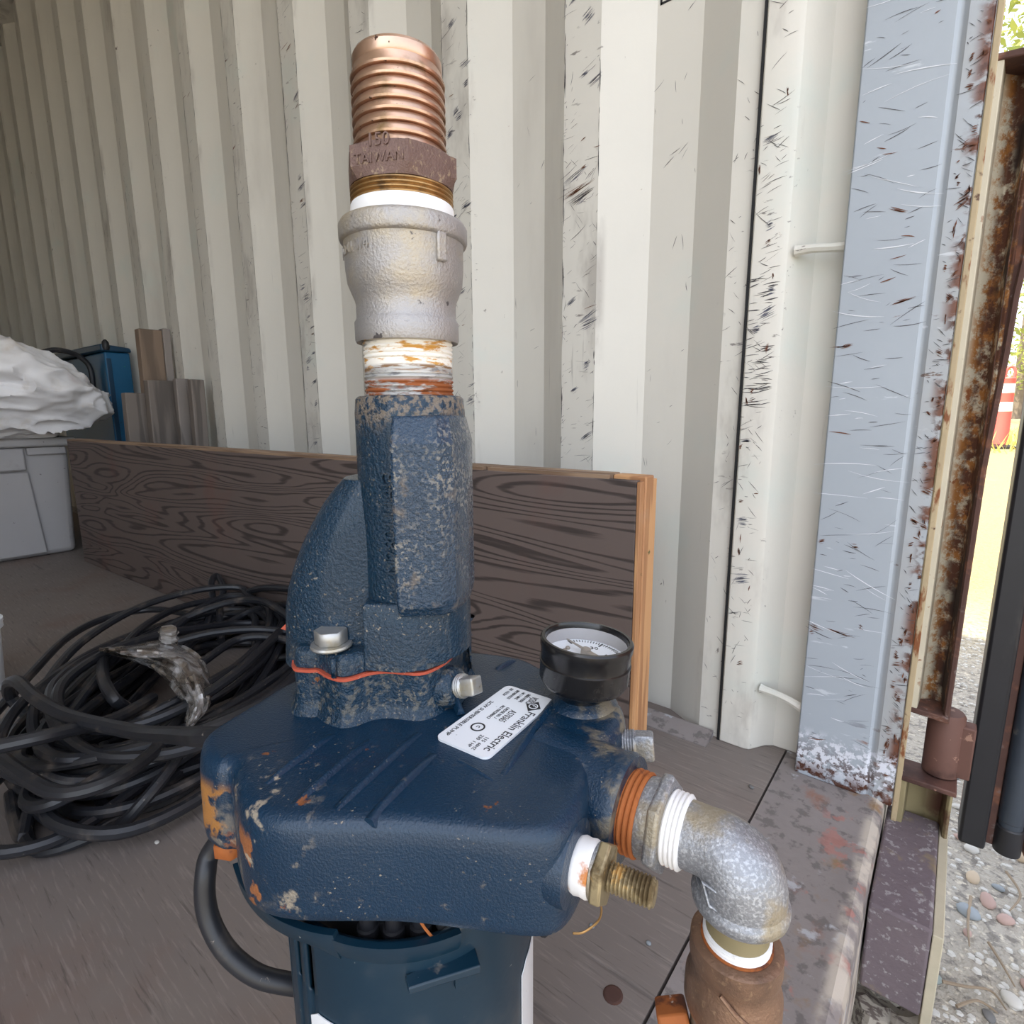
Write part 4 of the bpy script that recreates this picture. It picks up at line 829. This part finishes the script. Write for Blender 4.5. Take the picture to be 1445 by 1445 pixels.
# --- pressure gauge
ga = empty('pressure_gauge', gp + Vector((0, 0, .0035))); ga.parent = pump; ga.rotation_euler = (math.radians(-1), math.radians(4), 0)
R = .0237; GH = .0318
bm = B(); lathe(bm, (0, 0, 0), (0, 0, 1), [(.0075, -.006), (.0075, .0015), (.0105, .002), (.0110, .0035), (.0125, .0045), (.019, .0060), (.0215, .0075), (.0230, .0105), (.0232, .0185), (.0236, .0192), (.0236, .0198), (.0230, .0202), (.0232, GH - .0055), (.0238, GH - .0045), (.0240, GH - .001), (.0232, GH), (.0218, GH), (.0212, GH - .0012), (.0212, .0200), (.0212, .0195)], 72); obj('gauge_case', bm, 'blackgauge', ga)
bm = B(); lathe(bm, (0, 0, 0), (0, 0, 1), [(.0210, .0215), (.0210, .0222)], 56); dial = obj('dial', bm, 'white', ga)
bm = B(); lathe(bm, (0, 0, 0), (0, 0, 1), [(.0209, .0223), (.0209, GH - .0030)], 56, cap=False); obj('inner_wall', bm, 'tote', ga)
bm = B(); bm.faces.new([bm.verts.new((.0213 * math.cos(2 * math.pi * i / 56), .0213 * math.sin(2 * math.pi * i / 56), GH - .0016)) for i in range(56)]); obj('lens', bm, 'glass', ga)
bm = B(); zt = .0225; a0, a1 = math.radians(112), math.radians(-10)
for i in range(26):
    a = a0 + (a1 - a0) * i / 25; L0 = .0150 if i % 12 == 0 else .0172; x, y = Vector((math.cos(a), math.sin(a), 0)), Vector((-math.sin(a), math.cos(a), 0)); wd = .0004 if i % 12 == 0 else .0002
    hexa(bm, [x * L0 - y * wd + Vector((0, 0, .0221)), x * .0193 - y * wd + Vector((0, 0, .0221)), x * .0193 + y * wd + Vector((0, 0, .0221)), x * L0 + y * wd + Vector((0, 0, .0221)), x * L0 - y * wd + Vector((0, 0, zt)), x * .0193 - y * wd + Vector((0, 0, zt)), x * .0193 + y * wd + Vector((0, 0, zt)), x * L0 + y * wd + Vector((0, 0, zt))])
obj('scale_marks', bm, 'ink', ga, smooth=0)
text('dial_number', '30', .0046, (.0035, .0082, .0223), (1, -.1, 0), (0, 1, 0), 'ink', ga, .0001); text('dial_number', '60', .0046, (.0095, -.001, .0223), (1, -.1, 0), (0, 1, 0), 'ink', ga, .0001)
nd = math.radians(122); dv = Vector((math.cos(nd), math.sin(nd), 0)); sv = Vector((-dv.y, dv.x, 0))
bm = B(); z0, z1 = .0248, .0252
hexa(bm, [dv * -.0095 - sv * .0016 + Vector((0, 0, z0)), dv * .016 - sv * .0004 + Vector((0, 0, z0)), dv * .016 + sv * .0004 + Vector((0, 0, z0)), dv * -.0095 + sv * .0016 + Vector((0, 0, z0)), dv * -.0095 - sv * .0016 + Vector((0, 0, z1)), dv * .016 - sv * .0004 + Vector((0, 0, z1)), dv * .016 + sv * .0004 + Vector((0, 0, z1)), dv * -.0095 + sv * .0016 + Vector((0, 0, z1))]); obj('needle', bm, 'greyneedle', ga, smooth=0)
bm = B(); lathe(bm, (0, 0, 0), (0, 0, 1), [(.0026, .0222), (.0026, .0258), (.0015, .0264)], 20); obj('needle_hub', bm, 'greyneedle', ga)
for p in ((-.0105, .0035), (-.0085, -.0005 + .0075), (-.0120, -.001)):
    bm = B(); lathe(bm, (p[0], p[1], 0), (0, 0, 1), [(.0013, .0222), (.0013, .0230), (.0008, .0235)], 14); obj('dial_rivet', bm, 'greyneedle', ga)
# --- rating plate
lz = -.1486
c4 = [LZ(*q, lz) for q in ((700, 962), (767, 984), (706, 1077), (632, 1046))]
cen = sum(c4, Vector()) / 4; yd = ((c4[1] - c4[0]) + (c4[2] - c4[3])).normalized(); xd = ((c4[2] - c4[1]) + (c4[3] - c4[0])).normalized(); xd = (xd - yd * xd.dot(yd)).normalized()
LW = ((c4[2] - c4[1]).length + (c4[3] - c4[0]).length) / 2; LH = ((c4[1] - c4[0]).length + (c4[2] - c4[3]).length) / 2
bm = B(); rr = [cen + xd * x + yd * y for x, y in rrect(LW, LH, .0035)]; rings(bm, [[q - Vector((0, 0, .0012)) for q in rr], rr]); plate = obj('rating_plate', bm, 'label', pump, smooth=20)
def lt(s, size, x, y, nm='plate_text', sx=1): text(nm, s, size, cen + xd * (x - LW / 2) + yd * (y - LH / 2) + Vector((0, 0, .00012)), xd, yd, 'ink', plate, .00005, sx=sx)
k = LW / .058
lt('Franklin Electric', .0062 * k, .0165 * k, LH - .0055, sx=.92)
lt('VJ20CI', .0052 * k, .0035 * k, LH * .62, sx=.52); lt('SERIES / MODEL', .0026 * k, .0025 * k, LH * .50, sx=.52); lt('HP 1 / 60HZ', .0026 * k, .0025 * k, LH * .385, sx=.6)
lt('RPM 3450 VOLTS', .0026 * k, .0022 * k, LH * .26, sx=.52); lt('SER  115/230', .0026 * k, .0022 * k, LH * .13, sx=.6)
lt('A570365', .0052 * k, .0200 * k, LH * .545, sx=.60); lt('ORDER NO. /', .0026 * k, .0190 * k, LH * .44, sx=.75); lt('NO. 93022800ACF', .0026 * k, .0188 * k, LH * .34, sx=.68)
lt('2CW SUBMERSIBLE PUMP', .0031 * k, .0185 * k, LH * .08, sx=1.02)
lt('115', .0028 * k, .045 * k, LH * .66); lt('230', .0028 * k, .045 * k, LH * .56); lt('60HZ', .0024 * k, .0505 * k, LH * .66); lt('1 HP', .0024 * k, .0505 * k, LH * .56)
dc = cen + xd * (.0115 * k - LW / 2) + yd * (LH * .80 - LH / 2) + Vector((0, 0, .0001))
bm = B(); ds = [dc + xd * .0050 * k, dc + yd * .0042 * k, dc - xd * .0050 * k, dc - yd * .0042 * k]; rings(bm, [ds, [q + Vector((0, 0, .0001)) for q in ds]]); obj('maker_diamond', bm, 'ink', plate, smooth=0)
bm = B(); lathe(bm, dc + Vector((0, 0, .0001)), (0, 0, 1), [(.0024 * k, 0), (.0024 * k, .00012), (.0019 * k, .00012), (.0019 * k, 0)], 24, cap=False); obj('maker_ring', bm, 'label', plate, smooth=0)
lt('F', .0034 * k, .0104 * k, LH * .77); plate.children[-1].data.materials[0] = M['label']; plate.children[-1].location.z = .0002
uc = cen + xd * (.0410 * k - LW / 2) + yd * (LH * .39 - LH / 2) + Vector((0, 0, .0001))
bm = B(); lathe(bm, uc, (0, 0, 1), [(.0035 * k, 0), (.0035 * k, .0001), (.0027 * k, .0001), (.0027 * k, 0)], 28, cap=False); obj('approval_ring', bm, 'ink', plate, smooth=0)
lt('c', .0040 * k, .0398 * k, LH * .36)
# --- outlet: bushing, tape, elbow, nipple, check valve
bu = empty('outlet_bushing', pb); bu.parent = pump
bm = B(); lathe(bm, (0, 0, 0), ax, [(.0165, -.002)] + threads(.0178, -.001, .0085, .0022, .0009), 48); obj('rusty_thread', bm, 'orange_rust', bu)
bm = B(); lathe(bm, (0, 0, 0), ax, [(.0165, .0085), (.0168, .0095), (.0168, .0135), (.0172, .0140)], 48); obj('bushing_collar', bm, 'galv', bu)
bm = B(); hexnut(bm, (0, 0, 0), ax, .0208, .0135, .0185, .25, .0012); obj('bushing_hex', bm, 'galv', bu, bevel=.0006)
bm = B(); lathe(bm, pb, ax, [(.0140, .0182)] + threads(.0150, .0186, .0262, .0020, .0007) + [(.0135, .0264)], 44); obj('elbow_tape', bm, 'ptfe_rust', pump)
e0 = pb + ax * .0245; down = Vector((0, 0, -1))
ctr = e0 + ax * .0095; BR = .0140; pts = [e0 + ax * t for t in (0, .004, .0095)]
for i in range(1, 13):
    a = math.pi / 2 * i / 12; pts.append(ctr + down * BR * (1 - math.cos(a)) + ax * BR * math.sin(a))
top = pts[-1]; pts += [top + down * .002]
bm = B(); tube(bm, pts, lambda t: .0133 + .0038 * min(1, max(0, (t - .15) / .5)), 36)
lathe(bm, top, down, [(.0168, -.001), (.0170, .001), (.0182, .0022), (.0186, .0040), (.0182, .0065), (.0166, .0085), (.0130, .0088)], 44)
elbow = obj('street_elbow', bm, 'galv', pump, smooth=50)
# cast diamond mark on the elbow
dm = ctr + down * (BR * .75) + ax * (BR * .62); side = ax.cross(Vector((0, 0, 1))).normalized()
if (side.y) > 0: side = -side
u1 = (ax * .75 + down * .65).normalized(); u2 = side.cross(u1).normalized(); dpt = dm + side * .0158
loop = [dpt + u1 * .0075, dpt + u2 * .0042, dpt - u1 * .0075, dpt - u2 * .0042]
bm = B(); tube(bm, [q + side * 0.0006 * (0 if i % 2 else -1) for i, q in enumerate(loop)], .0007, 6, True); obj('cast_diamond', bm, 'galv', elbow)
nb0 = top + down * .0078
bm = B(); lathe(bm, nb0, down, [(.0118, -.002), (.0121, 0), (.0121, .014), (.0118, .0142)], 40); obj('drop_nipple', bm, 'olive', pump)
bm = B(); lathe(bm, nb0, down, [(.0118, .0118)] + threads(.0131, .0120, .0185, .0016, .0006), 40); obj('valve_tape', bm, 'ptfe', pump)
va = empty('check_valve', nb0 + down * .016); va.parent = pump; va.scale = (.92, .92, .92)
bm = B(); oct_ = [(.0128, .0022), (.0135, .0005), (.0172, .0), (.0192, .0012), (.0194, .0090), (.0186, .0115), (.0182, .0150), (.0190, .0185), (.0204, .0230), (.0206, .0330), (.0198, .0360), (.0178, .0385), (.0170, .0420), (.0170, .1500), (.0150, .155)]
lathe(bm, (0, 0, 0), down, oct_[:12], 48); vb = obj('valve_body', bm, 'redbronze', va, smooth=55)
bm = B(); lathe(bm, (0, 0, 0), down, [(.0165, .036), (.0172, .042), (.0172, .150), (.0160, .152)], 40); obj('lower_pipe', bm, 'galv', va)
bm = B(); lathe(bm, (0, 0, 0), down, [(.0136, -.0004), (.0150, -.0004), (.0150, .0006), (.0136, .0006)], 40, cap=False); obj('rust_ring', bm, 'orange_rust', va)
bm = B(); tube(bm, crom([Vector((-.012, -.0150, -.012)), Vector((-.006, -.0190, -.018)), Vector((.002, -.0203, -.024)), Vector((.006, -.0200, -.028))], 5), .0009, 6); obj('cast_ridge', bm, 'redbronze', vb)
bm = B(); hexnut(bm, (-.016, .004, -.054), (-1, .1, -.25), .0125, 0, .014, .3, .001); obj('side_cap', bm, 'orange_rust', va, bevel=.0008)
# --- drain: taped bushing, hex and threaded stud
dr = empty('drain_stud', db); dr.parent = pump; dr.scale = (.86, .86, .86)
bm = B(); lathe(bm, (0, 0, 0), ax2, [(.0105, .0), (.0115, .001), (.0122, .003), (.0118, .0055), (.0122, .008), (.0116, .0095)], 36); obj('drain_tape', bm, 'ptfe_rust', dr)
bm = B(); lathe(bm, (0, 0, 0), ax2, [(.0110, .0092), (.0118, .0098), (.0118, .0110)], 36); obj('seat_ring', bm, 'galv', dr)
bm = B(); hexnut(bm, (0, 0, 0), ax2, .0138, .0108, .0160, .35, .0010); obj('drain_hex', bm, 'yellowzinc', dr, bevel=.0005)
bm = B(); lathe(bm, (0, 0, 0), ax2, [(.0055, .0155)] + threads(.0062, .0162, .0355, .0017, .0009) + [(.0052, .0362)], 30); obj('threaded_stud', bm, 'yellowzinc', dr)
bm = B(); tube(bm, crom([Vector((.004, -.0115, .008)), Vector((.006, -.0128, -.002)), Vector((.010, -.0125, -.010)), Vector((.0095, -.0110, -.019)), Vector((.003, -.012, -.024)), Vector((-.002, -.013, -.0235))], 6), .0005, 6); obj('tape_thread', bm, 'brassthread', dr)
# --- motor under the casing
mc = Vector((-.052 - PO.x, .2475 - PO.y, 0)); MR = .061
NS = 160; rows = [.0, .02, .06, .10, .14, .18, .22, Z(-.247), Z(-.245), Z(-.2235), Z(-.2215), Z(-.212), Z(-.209)]
slots = [(-158, -155.5), (-147, -143.5), (-135, -131)]
bm = B(); vs = [[bm.verts.new(mc + Vector((math.cos(2 * math.pi * i / NS) * MR, math.sin(2 * math.pi * i / NS) * MR, z))) for i in range(NS)] for z in rows]
for j in range(len(rows) - 1):
    for i in range(NS):
        a = (i + .5) * 360 / NS - 360
        if a < -180: a += 360
        if rows[j] >= Z(-.2475) and rows[j + 1] <= Z(-.2205) and any(s0 <= a <= s1 for s0, s1 in [(-149, -145.5), (-137, -132.5), (-129, -124)]): continue
        bm.faces.new((vs[j][i], vs[j][(i + 1) % NS], vs[j + 1][(i + 1) % NS], vs[j + 1][i]))
can = obj('motor_can', bm, 'steelblue', pump, smooth=40); md = can.modifiers.new('solid', 'SOLIDIFY'); md.thickness = .002; md.offset = -1
bm = B(); lathe(bm, mc + Vector((0, 0, .004)), (0, 0, 1), [(MR - .010, 0), (MR - .010, Z(-.214))], 48); obj('motor_core', bm, 'dark', pump)
bm = B(); lathe(bm, mc + Vector((0, 0, Z(-.215))), (0, 0, 1), [(.050, 0), (.048, .024)], 48); obj('motor_adapter', bm, 'dark', pump)
# flared collar around the motor top, left to front
def arc_sheet(name, r0, ra, a0, a1, z0, z1, m, par, drop=0, rb=None):
    bm = B(); n = 40; rs = []
    for i in range(n + 1):
        t = i / n; r1 = ra + ((rb or ra) - ra) * t; a = math.radians(a0 + (a1 - a0) * t); u = Vector((math.cos(a), math.sin(a), 0)); dz = Vector((0, 0, -drop * t))
        rs.append([mc + u * max(r0, r1 - .006) + Vector((0, 0, z0)) + dz, mc + u * r1 + Vector((0, 0, z0 + (z1 - z0) * .5)) + dz, mc + u * (r1 + .001) + Vector((0, 0, z1)) + dz, mc + u * (r1 - .002) + Vector((0, 0, z1)) + dz, mc + u * (max(r0, r1 - .006) - .002) + Vector((0, 0, z0)) + dz])
    rings(bm, rs); return obj(name, bm, m, par, smooth=50)
col = arc_sheet('shroud_collar', MR + .0005, .0800, -158, -108, Z(-.2150), Z(-.2000), 'steelblue', pump, .004, MR + .003)
arc_sheet('shroud_lip', MR + .0005, MR + .003, -118, -62, Z(-.2170), Z(-.2060), 'steelblue', pump, .002)
bm = B(); a = math.radians(-66); u = Vector((math.cos(a), math.sin(a), 0)); v = Vector((-u.y, u.x, 0)); c = mc + u * MR
hexa(bm, [c - v * .018 - u * .002 + Vector((0, 0, Z(-.226))), c + v * .012 - u * .002 + Vector((0, 0, Z(-.229))), c + v * .012 + u * .006 + Vector((0, 0, Z(-.229))), c - v * .018 + u * .0045 + Vector((0, 0, Z(-.226))), c - v * .018 - u * .002 + Vector((0, 0, Z(-.2235))), c + v * .012 - u * .002 + Vector((0, 0, Z(-.2235))), c + v * .012 + u * .0055 + Vector((0, 0, Z(-.2255))), c - v * .018 + u * .004 + Vector((0, 0, Z(-.2235)))]); obj('shroud_tab', bm, 'steelblue', pump, bevel=.0006)
bm = B(); hexa(bm, [c + v * q + u * s + Vector((0, 0, Z(z))) for z in (-.237, -.229) for q, s in ((.002, -.001), (.011, -.001), (.011, .0015), (.002, .0015))]); obj('shroud_hook', bm, 'steelblue', pump)
# fixings seen in the gap below the casing
for i, a in enumerate((-100, -88, -76, -64)):
    u = Vector((math.cos(math.radians(a)), math.sin(math.radians(a)), 0)); bm = B(); lathe(bm, mc + u * .0525 + Vector((0, 0, Z(-.214))), (0, 0, 1), [(.0046, 0), (.0046, .004), (.0036, .0045), (.0030, .012)], 16); obj('gap_screw', bm, 'zinc' if i == 3 else 'gasket_rubber', pump)
bm = B(); u = Vector((math.cos(math.radians(-74)), math.sin(math.radians(-74)), 0)); tube(bm, crom([mc + u * .058 + Vector((-.004, 0, Z(-.196))), mc + u * .060 + Vector((-.002, 0, Z(-.203))), mc + u * .061 + Vector((.003, 0, Z(-.210)))], 4), .0006, 6); obj('loose_wire', bm, 'orange_rust', pump)
# rusty casing bolt under the left ear
lb = L(-.137, .236, -.194)
bm = B(); lathe(bm, lb, (0, 0, -1), threads(.0042, -.004, .008, .0015, .0006), 20); obj('ear_bolt_shank', bm, 'yellowzinc', pump)
bm = B(); hexnut(bm, lb, (0, 0, -1), .0085, .008, .0150, .2, .0006); obj('ear_bolt_nut', bm, 'orange_rust', pump)
# stickers on the motor
def sticker(name, a0, a1, z0, z1, txt=None):
    bm = B(); n = 24; rs = []
    for i in range(n + 1):
        a = math.radians(a0 + (a1 - a0) * i / n); u = Vector((math.cos(a), math.sin(a), 0)); k = .004 * max(0, 1 - min(i, n - i) / 2.0)
        rs.append([mc + u * (MR + .0003) + Vector((0, 0, z0 + k)), mc + u * (MR + .0007) + Vector((0, 0, z0 + k)), mc + u * (MR + .0007) + Vector((0, 0, z1 - k)), mc + u * (MR + .0003) + Vector((0, 0, z1 - k))])
    rings(bm, rs); return obj(name, bm, 'label', pump, smooth=30)
sticker('motor_sticker', -127, -72, .14, Z(-.2545))
sticker('side_sticker', -26, 40, .10, Z(-.262))
# power cord looping from under the casing into the motor
bm = B(); tube(bm, crom([L(-.1250, .262, -.190), LG(306, 1190, .262), LG(290, 1235, .255), LG(293, 1290, .250), LG(318, 1340, .245), LG(360, 1375, .243), LG(408, 1388, .245), LG(450, 1392, .25)], 8), .0052, 14); obj('power_cord', bm, 'cable', pump)
bm = B(); cc = L(.022, .27, -.235); tube(bm, crom([cc + Vector((-.008, 0, .030)), cc + Vector((.010, -.003, .022)), cc + Vector((.014, -.004, 0)), cc + Vector((.006, -.002, -.03)), cc + Vector((-.006, 0, -.06))], 6), .0035, 10); obj('rear_lead', bm, 'cable', pump)
bpy.context.view_layer.update()
